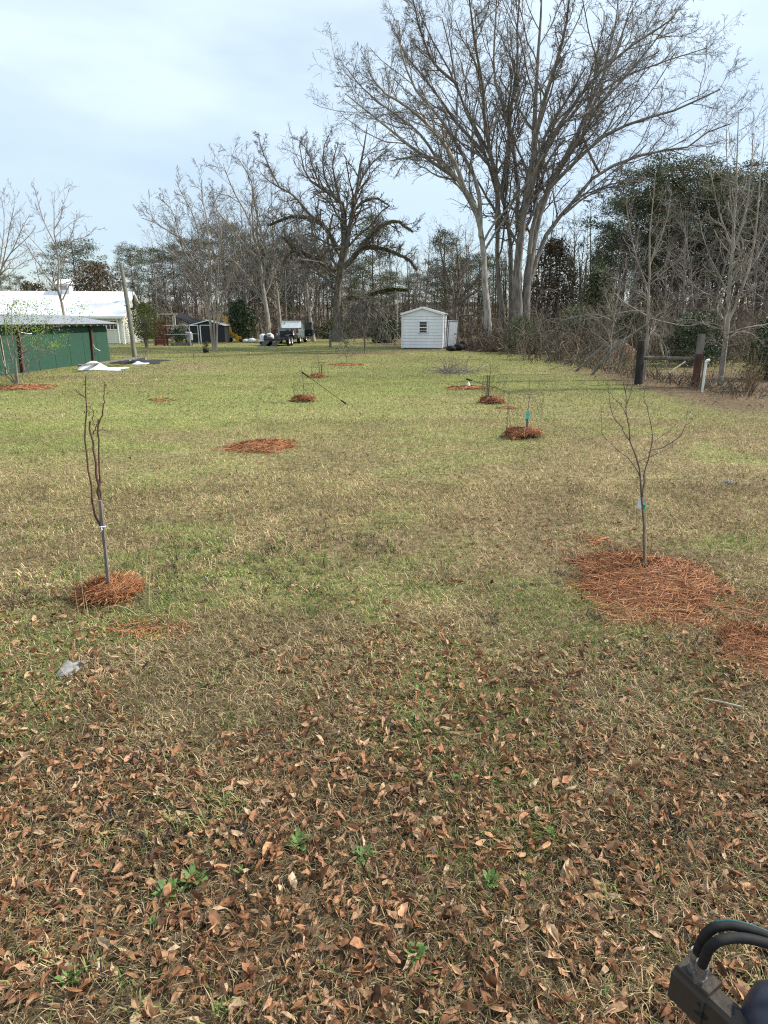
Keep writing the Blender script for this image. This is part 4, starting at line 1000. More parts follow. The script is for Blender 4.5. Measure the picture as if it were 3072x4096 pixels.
for sx in (0, 1):
    x0 = .1 if sx == 0 else -SW - .1
    a = np.array([[x0, -.12, SE + .0], [-SW/2, -.12, SPK + .06], [-SW/2, SD + .1, SPK + .06], [x0, SD + .1, SE]])
    rr_.add(np.vstack([a, a + [0, 0, .05]]), [[0, 1, 2, 3], [7, 6, 5, 4], [0, 4, 5, 1], [0, 3, 7, 4], [2, 6, 7, 3]])
part('roof', rr_, M_roofwhite, shed)
tt = MB(); tt.beam((.1, -.135, SE - .03), (-SW/2, -.135, SPK + .03), .03, .1); tt.beam((-SW - .1, -.135, SE - .03), (-SW/2, -.135, SPK + .03), .03, .1)
part('roof_trim', tt, M_white, shed)
for x_ in (.008, -SW - .008): part('corner_trim', MB().box((x_, -.01, SE/2 + .03), (.07, .05, SE - .06)), M_white, shed)
part('floor_frame', MB().box((-SW/2, SD/2, .03), (SW - .2, SD - .2, .06)), M_wood, shed)
wx_ = at(1690.5, 1316, 43.6)[0] - s1[0] + .02; wz = 1.42
wfr = MB()
for dx, dz, sx, sz in ((0, .37, .66, .05), (0, -.37, .66, .05), (-.29, 0, .1, .78), (.29, 0, .1, .78)): wfr.box((wx_ + dx, -.04, wz + dz), (sx, .06, sz))
wfr.box((wx_, -.045, wz - .02), (.5, .04, .06))
for dz in (.2, -.2): wfr.box((wx_, -.04, wz + dz), (.5, .02, .022))
wnd = part('window', wfr, M_white, shed); part('pane', MB().box((wx_, -.026, wz), (.5, .02, .72)), M_glass, wnd)
dr = at(1783, 1386, 46.2); dq = at(1822, 1386, 46.0)
def turn(v, a, o): ca, sa = math.cos(a), math.sin(a); v = np.asarray(v, float); return np.stack([v[:, 0]*ca - v[:, 1]*sa, v[:, 0]*sa + v[:, 1]*ca, v[:, 2]], 1) + o
def in_shed(mb):
    w = np.vstack(mb.v); w = turn(w, math.radians(-6), [dr[0] + .05, 45.9, 0]) - np.array(shed.location); mb.v = [turn(w, -rz, 0)]; return mb
sdoor = part('open_door', in_shed(MB().box((.34, .0, .95), (.72, .05, 1.82), ry=math.radians(4))), M_whitedirty, shed, label='white door standing open at the side with dark worn edges')
for p_, q_ in (((.03, -.035, .05), (.10, -.035, 1.84)), ((.66, -.035, .03), (.755, -.035, 1.82)), ((.1, -.035, 1.80), (.74, -.035, 1.76))): part('edge_strip', in_shed(MB().beam(p_, q_, .05, .02, up=(0, 1, 0))), M_bark_dark, sdoor)
part('door_latch', in_shed(MB().box((.58, -.04, .95), (.16, .03, .05))), M_blackmetal, sdoor)
# dark lumps beside the shed
def lump(label, px, py, w, h, seed):
    p = ground(px, py); th, ph = np.meshgrid(np.linspace(0, 2*math.pi, 14, endpoint=False), np.linspace(0, math.pi, 9))
    r = 1 + .4*(vnoise(np.cos(th)*3 + seed, ph*3 + np.sin(th)*2, 1, seed) - .5)
    V = np.stack([p[0] + w/2*r*np.sin(ph)**.7*np.cos(th), p[1] + w*.35*r*np.sin(ph)**.7*np.sin(th), np.maximum(0, h*.5 - h*.5*np.cos(ph)*r)], -1).reshape(-1, 3)
    i = np.arange(9*14).reshape(9, 14); solo('black_bag', MB().add(V, np.stack([i[:-1], np.roll(i[:-1], -1, 1), np.roll(i[1:], -1, 1), i[1:]], -1).reshape(-1, 4)), M_rubber, label, 'rubbish bag', p, 'black bags dumped by the white shed', smooth=True)
for a_ in ((1803, 1405, .62, .34, 'black lumpy bag slumped at the corner of the white shed', 1), (1832, 1403, .7, .42, 'second black bag out from the white shed, the widest one', 2), (1853, 1398, .55, .55, 'upright black bag near the end of the row', 3), (1876, 1396, .5, .62, 'black bag at the brush end of the row', 5)): lump(a_[4], *a_[:4], a_[5])

# black shed
b0 = at(905, 1368, 54.5)
bs = thing('black_shed', 'low black board shed with white door trim', 'shed', (b0[0], 54.2, 0), math.radians(6))
BW, BE, BP = 2.82, 1.50, 1.82
part('wall', MB().prism([(-BW, .05), (0, .05), (0, BE), (-BW/2 + .1, BP), (-BW, BE)], 0, 3.0), M_black, bs)
bd = [mesh_of('wall_board', MB().box((0, 0, (hh_ + .06)/2), (.222, .02, hh_ - .06)), M_black) for hh_ in (1.50, 1.58, 1.66, 1.74)]
for i in range(12):
    f_ = 1 - abs(i - 5.5)/5.5; k_ = min(3, int(f_*4)); share('wall_board', bd[k_], bs, (-.13 - i*.2327, -.008, 0))
rb_ = MB()
for x0, z0 in ((.14, BE - .06), (-BW - .14, BE - .06)):
    a = np.array([[x0, -.15, z0], [-BW/2 + .1, -.15, BP + .03], [-BW/2 + .1, 3.1, BP + .03], [x0, 3.1, z0]]); rb_.add(np.vstack([a, a + [0, 0, .045]]), [[0, 1, 2, 3], [7, 6, 5, 4], [0, 4, 5, 1], [0, 3, 7, 4]])
part('roof', rb_, M_galv, bs)
part('roof_trim', MB().beam((.14, -.165, BE - .05), (-BW/2 + .1, -.165, BP + .04), .025, .06).beam((-BW - .14, -.165, BE - .05), (-BW/2 + .1, -.165, BP + .04), .025, .06).box((-BW/2 + .1, -.17, BP + .05), (.2, .04, .1)), M_whitedirty, bs)
part('door', MB().box((-1.45, -.03, .76), (.92, .02, 1.4)), M_black, bs)
part('door_frame', MB().box((-1.96, -.035, .75), (.07, .03, 1.46)).box((-1.45, -.035, 1.49), (1.0, .03, .05)), M_whitedirty, bs)
part('base_beam', MB().box((-BW/2, -.06, .05), (BW + .3, .12, .09)), M_woodpale, bs)

# utility pole
up = ground(540, 1430); ut = at(484, 1058, up[1] + .3)
pole = thing('utility_pole', 'short grey weathered wooden pole leaning in front of the house', 'pole', up)
part('shaft', MB().tube(smooth_line([up - [0, 0, .1], (up + ut)/2 + [.03, 0, 0], ut], 6), np.linspace(.125, .085, 6), 10), M_woodgreen, pole, local=False, smooth=True)
part('bracket', MB().cyl(at(508, 1150, up[1]), at(528, 1156, up[1]), .02, .02, 6).cyl(at(496, 1222, up[1] - .1), at(512, 1226, up[1] - .1), .02, .02, 6), M_blackmetal, pole, local=False)
def wire_between(p, q, sag, label, cat='cable', r=.012):
    t = np.linspace(0, 1, 14)[:, None]; P = p*(1 - t) + q*t; P[:, 2] -= sag*4*(t*(1 - t))[:, 0]
    return solo('overhead_cable', MB().tube(P, r, 4), M_blackmetal, label, cat)
wire_between(at(500, 1140, up[1]), at(830, 1235, 62), .3, 'thin dark cable running from the leaning pole towards the woods')

# red gate, pergola, tube cage, netting
rgp = at(646, 1362, 50)
rg_ = thing('red_gate', 'dark red slatted garden gate with an arched top under the pergola', 'gate', (rgp[0], 50, 0))
gw, gh = .82, 1.9
sl = mesh_of('slat', MB().box((0, 0, 0), (gw, .04, .11)), M_red)
for i in range(14): share('slat', sl, rg_, (0, 0, .12 + i*.125))
arc = MB(); th = np.linspace(0, math.pi, 12); arc.tube(np.stack([np.cos(th)*gw*.45, np.full(12, -.04), 1.35 + np.sin(th)*.5], 1), .04, 6); part('arch', arc, M_redbrown, rg_)
part('side_post', MB().box((-gw/2 - .05, 0, .95), (.1, .1, 1.95)), M_redbrown, rg_); part('side_post', MB().box((gw/2 + .05, 0, .95), (.1, .1, 1.95)), M_redbrown, rg_)
pg = thing('pergola', 'small weathered wood pergola over the red gate', 'pergola', (rgp[0] + .3, 50.4, 0))
for x_ in (-1.0, .72): part('post', MB().box((x_, 0, 1.15), (.13, .13, 2.3)), M_woodpale, pg)
part('cross_beam', MB().box((-.15, -.08, 2.33), (2.3, .06, .13)), M_woodpale, pg); part('cross_beam', MB().box((-.5, .5, 2.52), (1.6, .06, .12)), M_wood, pg)
cgp = at(710, 1366, 49)
cg_ = thing('tube_cage', 'grey metal tube cage with an arched hoop beside the black shed', 'cage', (cgp[0], 49, 0))
hx = 52*mpp(49)
fr = MB()
for y_ in (0, 2.2):
    for x_ in (-hx, hx): fr.cyl((x_, y_, 0), (x_, y_, 1.5), .035, .035, 6)
    fr.cyl((-hx, y_, 1.5), (hx, y_, 1.5), .03, .03, 6); fr.cyl((-hx, y_, .85), (hx, y_, .85), .025, .025, 6)
for x_ in (-hx, hx): fr.cyl((x_, 0, 1.5), (x_, 2.2, 1.5), .03, .03, 6)
part('frame', fr, M_galv, cg_)
part('hoop', MB().tube(np.stack([np.linspace(0, hx*1.0, 10), np.full(10, -.02), 1.18 + .42*np.sin(np.linspace(.1, math.pi, 10))], 1), .03, 6), M_galv, cg_)
part('low_board', MB().box((.2, .2, .12), (1.6, .05, .2)), M_wood, cg_); part('corner_post', MB().box((-hx, -.05, .72), (.12, .1, 1.5)), M_redbrown, cg_)
net = MB(); a0 = at(682, 1256, 57.5); a1 = at(772, 1296, 58.0); a2 = at(872, 1290, 58.5)
net.add([a0, a1, a1 + [0, 3, .25], a0 + [0, 3, .1]], [[0, 1, 2, 3]]); net.add([a1 + [0, 0, -.02], a2, a2 + [0, 2, .1], a1 + [0, 3, .2]], [[0, 1, 2, 3]])
net.add([a0 - [0, 0, .02], a1 - [0, 0, .03], a1 - [0, 0, .16], a0 - [0, 0, .1]], [[0, 1, 2, 3]])
nt = thing('shade_net', 'black shade netting sloping down from the pergola to the tube cage', 'netting', (a0[0], 57.5, 0))
part('net', net, M_netting, nt, local=False); part('support_post', MB().cyl((a1[0], 58, 0), (a1[0], 58, a1[2]), .04, .04, 6), M_galv, nt, local=False); part('support_post', MB().cyl((a2[0], 58.5, 0), (a2[0], 58.5, a2[2]), .04, .04, 6), M_galv, nt, local=False)
gr = at(757, 1366, 50.5)
grl = thing('barrel_grill', 'grey metal crate on legs just left of the black shed', 'grill', (gr[0], 50.5, 0))
part('box', MB().box((0, 0, .66), (.5, .4, .52)), M_galv, grl); part('lid', MB().box((0, 0, .96), (.34, .36, .1)), M_whitedirty, grl)
for x_ in (-.2, .2): part('leg', MB().box((x_, 0, .2), (.04, .3, .42)), M_blackmetal, grl)

# planter and marker stakes
pp_ = ground(824, 1411)
pt = thing('potted_plant', 'black nursery pot with a faded reddish plant beside the three trunked tree', 'potted plant', pp_)
part('pot', MB().lathe((0, 0, 0), [(.001, .0), (.15, 0), (.19, .24), (.17, .24), (.16, .19), (.001, .19)], 14), M_rubber, pt, smooth=True)
fo = MB(); leaf_cards(fo, RNG.normal(0, .09, (40, 3)) + [0, 0, .42], 7, (.05, .05, .1), .035); part('foliage', fo, M_needle_br, pt)
for px, py, ty, lab in ((582, 1441, 1402, 'thin dark stake beside the garden bed blocks'), (774, 1431, 1405, 'thin dark stake left of the black nursery pot')):
    p = ground(px, py); q = at(px + 3, ty, p[1]); solo('marker_stake', MB().beam(p - [0, 0, .05], q, .04, .03), M_bark_dark, lab, 'stake', p, 'thin marker stakes')

# garden bed rubble
q0, q1 = ground(322, 1490), ground(574, 1449)
solo('long_plank', MB().beam(q0 + [0, 0, .24], q1 + [0, 0, .24], .16, .05), M_wood, 'long weathered plank resting across concrete blocks by the green outbuilding', 'plank')
for px, py, lab in ((338, 1478, 'concrete block under the near end of the long plank'), (505, 1452, 'concrete block under the middle of the long plank'), (568, 1441, 'hollow concrete block under the far end of the long plank')):
    p = ground(px, py); bk = MB()
    for dx in (-.18, 0, .18): bk.box((dx + p[0], p[1], .1), (.035, .19, .2))
    for dy in (-.08, .08): bk.box((p[0], p[1] + dy, .1), (.398, .034, .198))
    solo('concrete_block', bk, M_block, lab, 'concrete block', p, 'blocks holding the plank')
def sheet(name, cx, cy, rx, ry, h, m, label, cat, seed, nn=18):
    u, v = np.meshgrid(np.linspace(-1, 1, nn), np.linspace(-1, 1, nn))
    r = np.sqrt(u**2 + v**2); ang = np.arctan2(v, u)
    k = 1 - .18*np.sin(3*ang + seed) - .1*np.sin(5*ang + 2*seed)
    X_ = cx + u*rx*k; Y_ = cy + v*ry*k
    Z_ = .02 + h*np.exp(-((u + .35)**2 + v**2)*5) + min(1, rx*2)*(.03*vnoise(X_, Y_, .25, seed) + .05*vnoise(X_, Y_, .6, seed + 3))
    Z_ = np.where(np.maximum(np.abs(u), np.abs(v)) > .97, .015, Z_)
    i = np.arange(nn*nn).reshape(nn, nn)
    mb = MB().add(np.stack([X_, Y_, Z_], -1).reshape(-1, 3), np.stack([i[:-1, :-1], i[:-1, 1:], i[1:, 1:], i[1:, :-1]], -1).reshape(-1, 4))
    return solo(name, mb, m, label, cat, smooth=True)
p = ground(410, 1478); sheet('plastic_sheet', p[0], p[1], .78, .6, .26, M_plastic, 'white plastic sheet heaped up on the ground by the green outbuilding', 'plastic sheet', 1)
p = ground(562, 1457); sheet('plastic_sheet', p[0], p[1], .32, .3, .1, M_plastic, 'small scrap of white plastic right of the heaped sheet', 'plastic sheet', 4, 10)
p = ground(560, 1449); sheet('ground_cloth', p[0], p[1], 1.0, 1.2, .03, M_fabric, 'black ground cloth lying behind the white plastic', 'ground cloth', 7)

# ------------------------------------------------------------------ pickup, trailer, machine
def wheel(parent, c, r, w, k=20):
    """axle along x"""
    def ring(prof):
        th = np.arange(k)/k*2*math.pi
        V = np.vstack([np.stack([np.full(k, c[0] + x_), c[1] + rr_*np.cos(th), c[2] + rr_*np.sin(th)], 1) for x_, rr_ in prof])
        i = np.arange(k); j = (i + 1) % k
        return MB().add(V, np.vstack([np.stack([i, j, j + k, i + k], 1) + m*k for m in range(len(prof) - 1)]))
    wl_ = part('wheel', ring([(-w/2, r*.62), (-w/2, r*.9), (-w*.35, r), (w*.35, r), (w/2, r*.9), (w/2, r*.62), (-w/2, r*.62)]), M_rubber, parent, smooth=True)
    part('rim', ring([(w*.42, r*.62), (w*.46, r*.5), (w*.3, r*.42), (w*.42, r*.15), (w*.42, .001)]), M_rim, wl_); part('rim', ring([(-w*.42, r*.62), (-w*.42, .001)]), M_rim, wl_)
    return wl_
tk = at(1151, 1375, 53.8)
truck = thing('pickup_truck', 'grey green pickup truck seen from behind with its right door open', 'pickup truck', (tk[0], 53.8, 0), math.radians(-2))
hw_ = .93
body = MB()
body.prism([(-hw_, .62), (-hw_ + .05, .5), (hw_ - .05, .5), (hw_, .62), (hw_, 1.05), (hw_ - .06, 1.22), (-hw_ + .06, 1.22), (-hw_, 1.05)], .02, 2.0)
body.prism([(-hw_, .55), (-hw_ + .05, .42), (hw_ - .05, .42), (hw_, .55), (hw_, 1.02), (hw_ - .06, 1.14), (-hw_ + .06, 1.14), (-hw_, 1.02)], 2.02, 5.2)
part('body', body, M_truck, truck)
part('bed_rail', MB().box((-hw_ + .07, 1.0, 1.245), (.14, 2.0, .05)).box((hw_ - .07, 1.0, 1.245), (.14, 2.0, .05)), M_truckdk, truck)
part('bed_lining', MB().box((0, 1.0, 1.228), (1.5, 1.9, .02)), M_rubber, truck)
cab = MB(); cab.prism([(-.88, 1.15), (.88, 1.15), (.72, 1.64), (.6, 1.70), (-.6, 1.70), (-.72, 1.64)], 2.06, 3.75); part('cab', cab, M_truck, truck)
part('rear_window', MB().box((0, 2.05, 1.45), (1.2, .03, .4)), M_glass, truck)
tg = part('tailgate', MB().box((0, -.005, .98), (1.5, .06, .5)), M_truck, truck); part('handle', MB().box((.02, -.045, 1.1), (.26, .03, .09)), M_blackmetal, tg)
part('tailgate_lower', MB().box((0, -.0, .70), (1.5, .05, .1)), M_truckdk, truck)
for x_ in (-.84, .84): part('tail_light', MB().box((x_, -.0, 1.0), (.14, .06, .34)), M_redlamp, truck); part('reverse_light', MB().box((x_, -.0, .79), (.13, .055, .08)), M_whitetag, truck)
part('bumper', MB().box((0, -.14, .56), (1.84, .2, .2)).box((0, -.1, .43), (1.5, .1, .1)), M_truckdk, truck); part('bumper_plate', MB().box((.72, -.245, .6), (.3, .02, .06)), M_chrome, truck); part('hitch', MB().box((0, -.3, .42), (.08, .35, .08)), M_blackmetal, truck)
for x_ in (-.8, .8):
    for y_ in (.95, 4.25): wheel(truck, (x_, y_, .38), .38, .26)
dr_ = MB(); dr_.prism([(0, .5), (.62, .5), (.80, .72), (.84, 1.1), (.62, 1.14), (0, 1.14)], -.05, .05); dr_.beam((.02, 0, 1.14), (.02, 0, 1.72), .05, .05); dr_.beam((.02, 0, 1.72), (.6, 0, 1.72), .05, .05); dr_.beam((.6, 0, 1.72), (.74, 0, 1.14), .05, .05)
dd_ = bpy.data.objects.new('open_door', mesh_of('open_door', dr_, M_truckdk)); COL.objects.link(dd_); dd_.parent = truck; dd_.location = (hw_ + .02, 3.5, 0); dd_.rotation_euler = (0, 0, math.radians(-8))
part('inner_trim', MB().box((.34, -.055, .85), (.62, .02, .55)), M_dark, dd_); part('door_glass', MB().box((.31, 0, 1.42), (.56, .02, .54)), M_glass, dd_); part('door_reflector', MB().add([(.3, -.07, .66), (.48, -.07, .66), (.39, -.07, .76)], [[0, 1, 2]]), M_galv, dd_)
part('sill_step', MB().box((hw_ + .06, 2.9, .36), (.14, 1.5, .06)), M_blackmetal, truck)
wb = at(1164, 1315, 55.0)
wbx = thing('white_board', 'white panel with dark latch marks leaning back in the pickup bed', 'panel', (wb[0], 55.3, 1.24))
part('board', MB().box((0, .1, .29), (1.58, .05, .62), rx=math.radians(-24)), M_white, wbx); part('edge_frame', MB().box((0, .205, .575), (1.6, .07, .05)), M_white, wbx)  # board tilted back to brighten its face with sun and sky
for x_, z_ in ((-.6, .46), (-.6, .36)): part('latch', MB().box((x_, .06 + (z_ - .29)*.445, z_), (.14, .02, .03)), M_wood, wbx)
tl = at(1100, 1388, 48.6)
trl = thing('utility_trailer', 'black tandem axle trailer with two loading ramps lowered to the grass', 'trailer', (tl[0], 48.4, 0), math.radians(-7))
fr_ = MB().box((-.05, 1.7, .46), (1.42, 3.4, .07)).box((-.72, 1.7, .54), (.06, 3.4, .14)).box((.62, 1.7, .54), (.06, 3.4, .14)).box((-.05, 0, .47), (1.5, .1, .13)); fr_.beam((-.6, 3.4, .45), (0, 4.8, .45), .07, .09); fr_.beam((.5, 3.4, .45), (0, 4.8, .45), .07, .09)
part('frame', fr_, M_blackmetal, trl)
part('front_box', MB().box((.05, 3.2, .82), (.98, .3, .5)).box((.05, 3.04, .74), (.7, .02, .05)), M_blackmetal, trl)
for sx in (-1, 1):
    fx = .84*sx - .05
    fd = MB(); pr = [(.05, .42), (.12, .72), (.3, .82), (1.5, .82), (1.68, .72), (1.75, .42)]
    for (a1_, z1), (a2_, z2) in zip(pr[:-1], pr[1:]): fd.beam((fx, a1_ + .6, z1), (fx, a2_ + .6, z2), .26, .03)
    part('fender', fd, M_blackmetal, trl)
    for y_ in (1.12, 1.9): wheel(trl, (fx, y_, .34), .34, .2)
for x_ in (-.48, .36):
    rp_ = MB(); rp_.beam((x_ - .17, 0, .46), (x_ - .3, -1.15, .04), .04, .06); rp_.beam((x_ + .17, 0, .46), (x_ + .04, -1.15, .04), .04, .06)
    for i in range(9): t_ = i/8; rp_.box((x_ - .13*t_, -1.1*t_, .45 - .41*t_), (.34, .05, .02))
    rp = part('ramp', rp_, M_blackmetal, trl); mh = MB(); mh.add([(x_ - .16, -.02, .462), (x_ + .16, -.02, .462), (x_ + .03, -1.13, .05), (x_ - .29, -1.13, .05)], [[0, 1, 2, 3]]); part('tread_plate', mh, M_rubber, rp)
    part('ramp_foot', MB().box((x_ - .14, -1.2, .03), (.36, .16, .03)), M_galv, rp)
wheel(trl, (.62, 3.0, .92), .33, .2)
cart = at(1066, 1372, 50.5)
ct = thing('low_cart', 'low black cart under the white bags behind the trailer', 'cart', (cart[0], 50.5, 0))
part('bed', MB().box((0, 0, .36), (1.05, .8, .1)), M_whitedirty, ct); part('skirt', MB().box((-.1, 0, .19), (.75, .6, .24)), M_blackmetal, ct)
for x_ in (-.38, .38): wheel(ct, (x_, 0, .16), .16, .1, 12)
def bag(px, py, Yd, w, h, z0, label, seed):
    c = at(px, py, Yd); nn = 14
    th, ph = np.meshgrid(np.linspace(0, 2*math.pi, nn, endpoint=False), np.linspace(0, math.pi, 9))
    r = 1 + .22*vnoise(np.cos(th)*3 + seed, ph*3 + np.sin(th)*2, 1, seed)
    V = np.stack([c[0] + w/2*r*np.sin(ph)**.7*np.cos(th), Yd + w*.4*r*np.sin(ph)**.7*np.sin(th), z0 + h/2 - h/2*np.cos(ph)*r], -1).reshape(-1, 3)
    V[:, 2] = np.maximum(V[:, 2], z0)
    i = np.arange(9*nn).reshape(9, nn); Fs = np.stack([i[:-1], np.roll(i[:-1], -1, 1), np.roll(i[1:], -1, 1), i[1:]], -1).reshape(-1, 4)
    solo('white_bag', MB().add(V, Fs), M_plastic, label, 'bag', group='white bags of material', smooth=True)
bag(1052, 1350, 50.4, .52, .44, .41, 'white filled bag at the left end of the cart', 1); bag(1078, 1350, 50.5, .62, .46, .41, 'white filled bag on the right end of the cart', 2)
bag(1008, 1355, 57, .62, .36, 0, 'white bag on the grass under the evergreen bush', 3); bag(982, 1357, 57.2, .5, .28, 0, 'smaller grey white bag left of the bag under the bush', 5)
ym = at(905, 1360, 58.5)
mc_ = thing('yellow_backhoe', 'yellow digging machine half hidden behind the black shed', 'digger', (ym[0], 58.5, 0))
q_ = mpp(58.5)
part('canopy', MB().box((-.35, 0, 2.12), (1.0, 1.1, .16)).box((-.2, -.5, 1.98), (.2, .1, .16)), M_yellow, mc_)
for x_ in (-.75, .12):
    for y_ in (-.45, .45): part('canopy_post', MB().beam((x_, y_, 1.0), (x_, y_, 2.06), .11, .11), M_yellow, mc_)
part('body', MB().box((-.3, 0, .72), (1.1, 1.0, .62)).box((.28, -.3, .98), (.3, .5, .75)), M_yellow, mc_)
part('seat', MB().box((-.35, 0, 1.12), (.45, .45, .1)).box((-.35, .2, 1.38), (.45, .1, .45)), M_dark, mc_)
part('boom', MB().beam((.42, -.1, 1.3), (.52, -.1, .72), .16, .18).beam((.52, -.1, .72), (1.05, -.1, .55), .15, .16).beam((.36, -.1, 1.05), (.5, -.1, .7), .08, .08), M_yellow, mc_)
part('bucket', MB().prism([(.95, .52), (1.32, .5), (1.4, .22), (1.2, .08), (.92, .2)], -.42, .22), M_yellow, mc_)
for y_ in (-.45, .45): part('track', MB().prism([(-.9, .0), (.35, .0), (.5, .18), (.4, .38), (-.95, .38), (-1.05, .18)], y_ - .13, y_ + .13), M_rubber, mc_)
rust = at(968, 1357, 58); solo('rusty_drum', MB().lathe((rust[0], 58, 0), [(.001, 0), (.24, 0), (.26, .16), (.24, .3), (.001, .3)], 12), M_redbrown, 'rusty low drum lying right of the yellow bucket', 'drum')
# hooked lamp pole and bird feeder post
lp = at(1589, 1378, 58); lt = at(1589, 1180, 58)
lam = thing('hooked_pole', 'thin grey pole with a hooked top left of the white shed', 'pole', (lp[0], 58, 0))
part('shaft', MB().cyl((lp[0], 58, -.05), lt, .055, .045, 8), M_galv, lam, local=False); part('hook', MB().tube([lt, lt + [.03, 0, .12], lt + [.2, 0, .2], lt + [.9, 0, .22]], .04, 6), M_galv, lam, local=False)
lq = at(1321, 1388, 46); solo('short_post', MB().cyl((lq[0], 46, -.05), at(1321, 1322, 46), .09, .08, 8), M_wood, 'short grey post standing left of the weeping tree', 'post')

# ------------------------------------------------------------------ fence on the right
f0 = ground(2139, 1433)
fence = thing('old_fence', 'collapsing wire fence with leaning grey posts and one level rail', 'fence', (f0[0], f0[1], 0))
ftops = []
for bx, by, tx, ty, w in ((2139, 1433, 2191, 1336, .12), (2173, 1449, 2279, 1362, .12), (2252, 1460, 2368, 1378, .11), (2298, 1485, 2430, 1368, .12), (2362, 1501, 2481, 1359, .12), (2468, 1494, 2501, 1368, .10)):
    p = ground(bx, by); q = at(tx, ty, p[1] + .1); ftops.append((p, q))
    part('leaning_post', MB().beam(p - [0, 0, .05], q, w*.78, w*.6), M_wood, fence, local=False)
dk = ground(2553, 1538); part('dark_post', MB().cyl(dk - [0, 0, .05], at(2566, 1362, dk[1]), .12, .10, 10), M_woodblack, fence, local=False, label='thick black weathered post beside the slim pale tree')
rp0 = ground(2779, 1549); rpt = at(2808, 1336, rp0[1]); rmid = rp0*.42 + rpt*.58
part('brown_post', MB().tube([rp0 - [0, 0, .05], rmid, rpt], [.105, .10, .095], 10), M_redbrown, fence, local=False, label='leaning red brown post with a bleached top'); part('bleached_top', MB().cyl(rmid + (rpt - rmid)*.12, rpt + [0, 0, .004], .103, .098, 10), M_wood, fence, local=False)
part('rail', MB().cyl(at(2572, 1432, dk[1] + .1), at(2783, 1435, rp0[1] + .1), .055, .05, 8), M_wood, fence, local=False, label='level grey rail between the black post and the red brown post')
fw = MB()
def strand(p, q, sag): 
    t = np.linspace(0, 1, 8)[:, None]; P = p*(1 - t) + q*t; P[:, 2] -= sag*4*(t*(1 - t))[:, 0]; fw.tube(P, .004, 3)
stn = [f[0] for f in ftops[4:]] + [dk, rp0, ground(3090, 1580)]
for a_, b_ in zip(stn[:-1], stn[1:]):
    for z_ in (.12, .3, .48, .66, .84, 1.02): strand(a_ + [0, 0, z_], b_ + [0, 0, z_], .02)
    nv = int(np.linalg.norm(b_ - a_)/.16)
    for i in range(1, nv):
        p = a_ + (b_ - a_)*i/nv; fw.tube([p + [0, 0, .05], p + [0, 0, 1.03]], .0035, 3)
for (a_, b_), (c_, d_) in zip(ftops[:-1], ftops[1:]):
    for t_ in (.25, .5, .75): strand(a_ + (b_ - a_)*t_, c_ + (d_ - c_)*t_, .03)
part('wire_mesh', fw, M_wire, fence, local=False)
wp = ground(2808, 1569); wt = at(2824, 1447, wp[1])
pv = thing('white_pipe_stand', 'slim white plastic pipe with an elbow leaning by the red brown post', 'pipe', wp)
part('pipe', MB().cyl(wp - [0, 0, .05], wt, .03, .03, 10), M_pvc, pv, local=False); part('elbow', MB().tube([wt - (wt - wp)*.02, wt + [.02, 0, .03], wt + [.09, 0, .04]], .04, 8), M_pvc, pv, local=False)
sp_ = ground(2802, 1560); solo('metal_stake', MB().beam(sp_ - [0, 0, .05], at(2819, 1425, sp_[1]), .03, .03), M_bark_dark, 'thin dark metal stake just behind the white pipe', 'stake', sp_)
for (x0, y0, x1, y1, Yd, r, nm, lab) in ((2172, 1411, 2297, 1414, 36, .09, 'fallen_log', 'pale fallen log lying behind the leaning posts'), (2640, 1372, 2668, 1480, 23, .03, 'dead_branch', 'pale dead stick standing behind the rail'), (2660, 1505, 2742, 1447, 21, .035, 'dead_branch', 'pale dead branch propped below the rail'), (1905, 1414, 1946, 1408, 40, .05, 'fallen_log', 'short pale log in the leaf mould beside the brush')):
    a_, b_ = at(x0, y0, Yd), at(x1, y1, Yd + .3); a_[2] = max(a_[2], r); b_[2] = max(b_[2], r)
    solo(nm, MB().tube(smooth_line([a_, (a_ + b_)/2 + [0, 0, .02], b_], 6), np.linspace(r, r*.75, 6), 8), M_woodpale, lab, 'log' if 'log' in nm else 'branch', smooth=True)
dm = at(2472, 1414, 31)
def mound(px, Yd, w, h, label, m, name='dirt_mound', cat='dirt mound'):
    c = at(px, 1400, Yd); nn = 22
    u, v = np.meshgrid(np.linspace(-1, 1, nn), np.linspace(-1, 1, nn)); X_ = c[0] + u*w; Y_ = Yd + v*w*.8
    r = np.sqrt(u*u + v*v); Z_ = h*np.clip(1 - r, 0, 1)**.8*(.8 + .5*vnoise(X_, Y_, .5, 3)) - .02
    i = np.arange(nn*nn).reshape(nn, nn); solo(name, MB().add(np.stack([X_, Y_, Z_], -1).reshape(-1, 3), np.stack([i[:-1, :-1], i[:-1, 1:], i[1:, 1:], i[1:, :-1]], -1).reshape(-1, 4)), m, label, cat, smooth=True)
mound(2478, 31, 1.25, .95, 'orange brown dirt mound behind the fence', M_dirt)
dg = MB(); gp_ = ground(3002, 1566)
n = 90; P = grow(gp_ + RNG.normal(0, .08, (n, 3))*[1, 1, 0], unit(np.array([0, 0, 1.]) + RNG.normal(0, .22, (n, 3))), RNG.uniform(.5, 1.25, n), 5, .06, 0)
V, Fs = tubes(P, taper(RNG.uniform(.004, .008, n), 5, .4), 3); dg.add(V, Fs, np.repeat(np.array([.42, .29, .16])*RNG.uniform(.6, 1.2, n)[:, None], 15, 0))
solo('dry_grass_clump', dg, M_brush, 'tall tan clump of dry grass near the stout pale tree', 'grass clump', gp_)

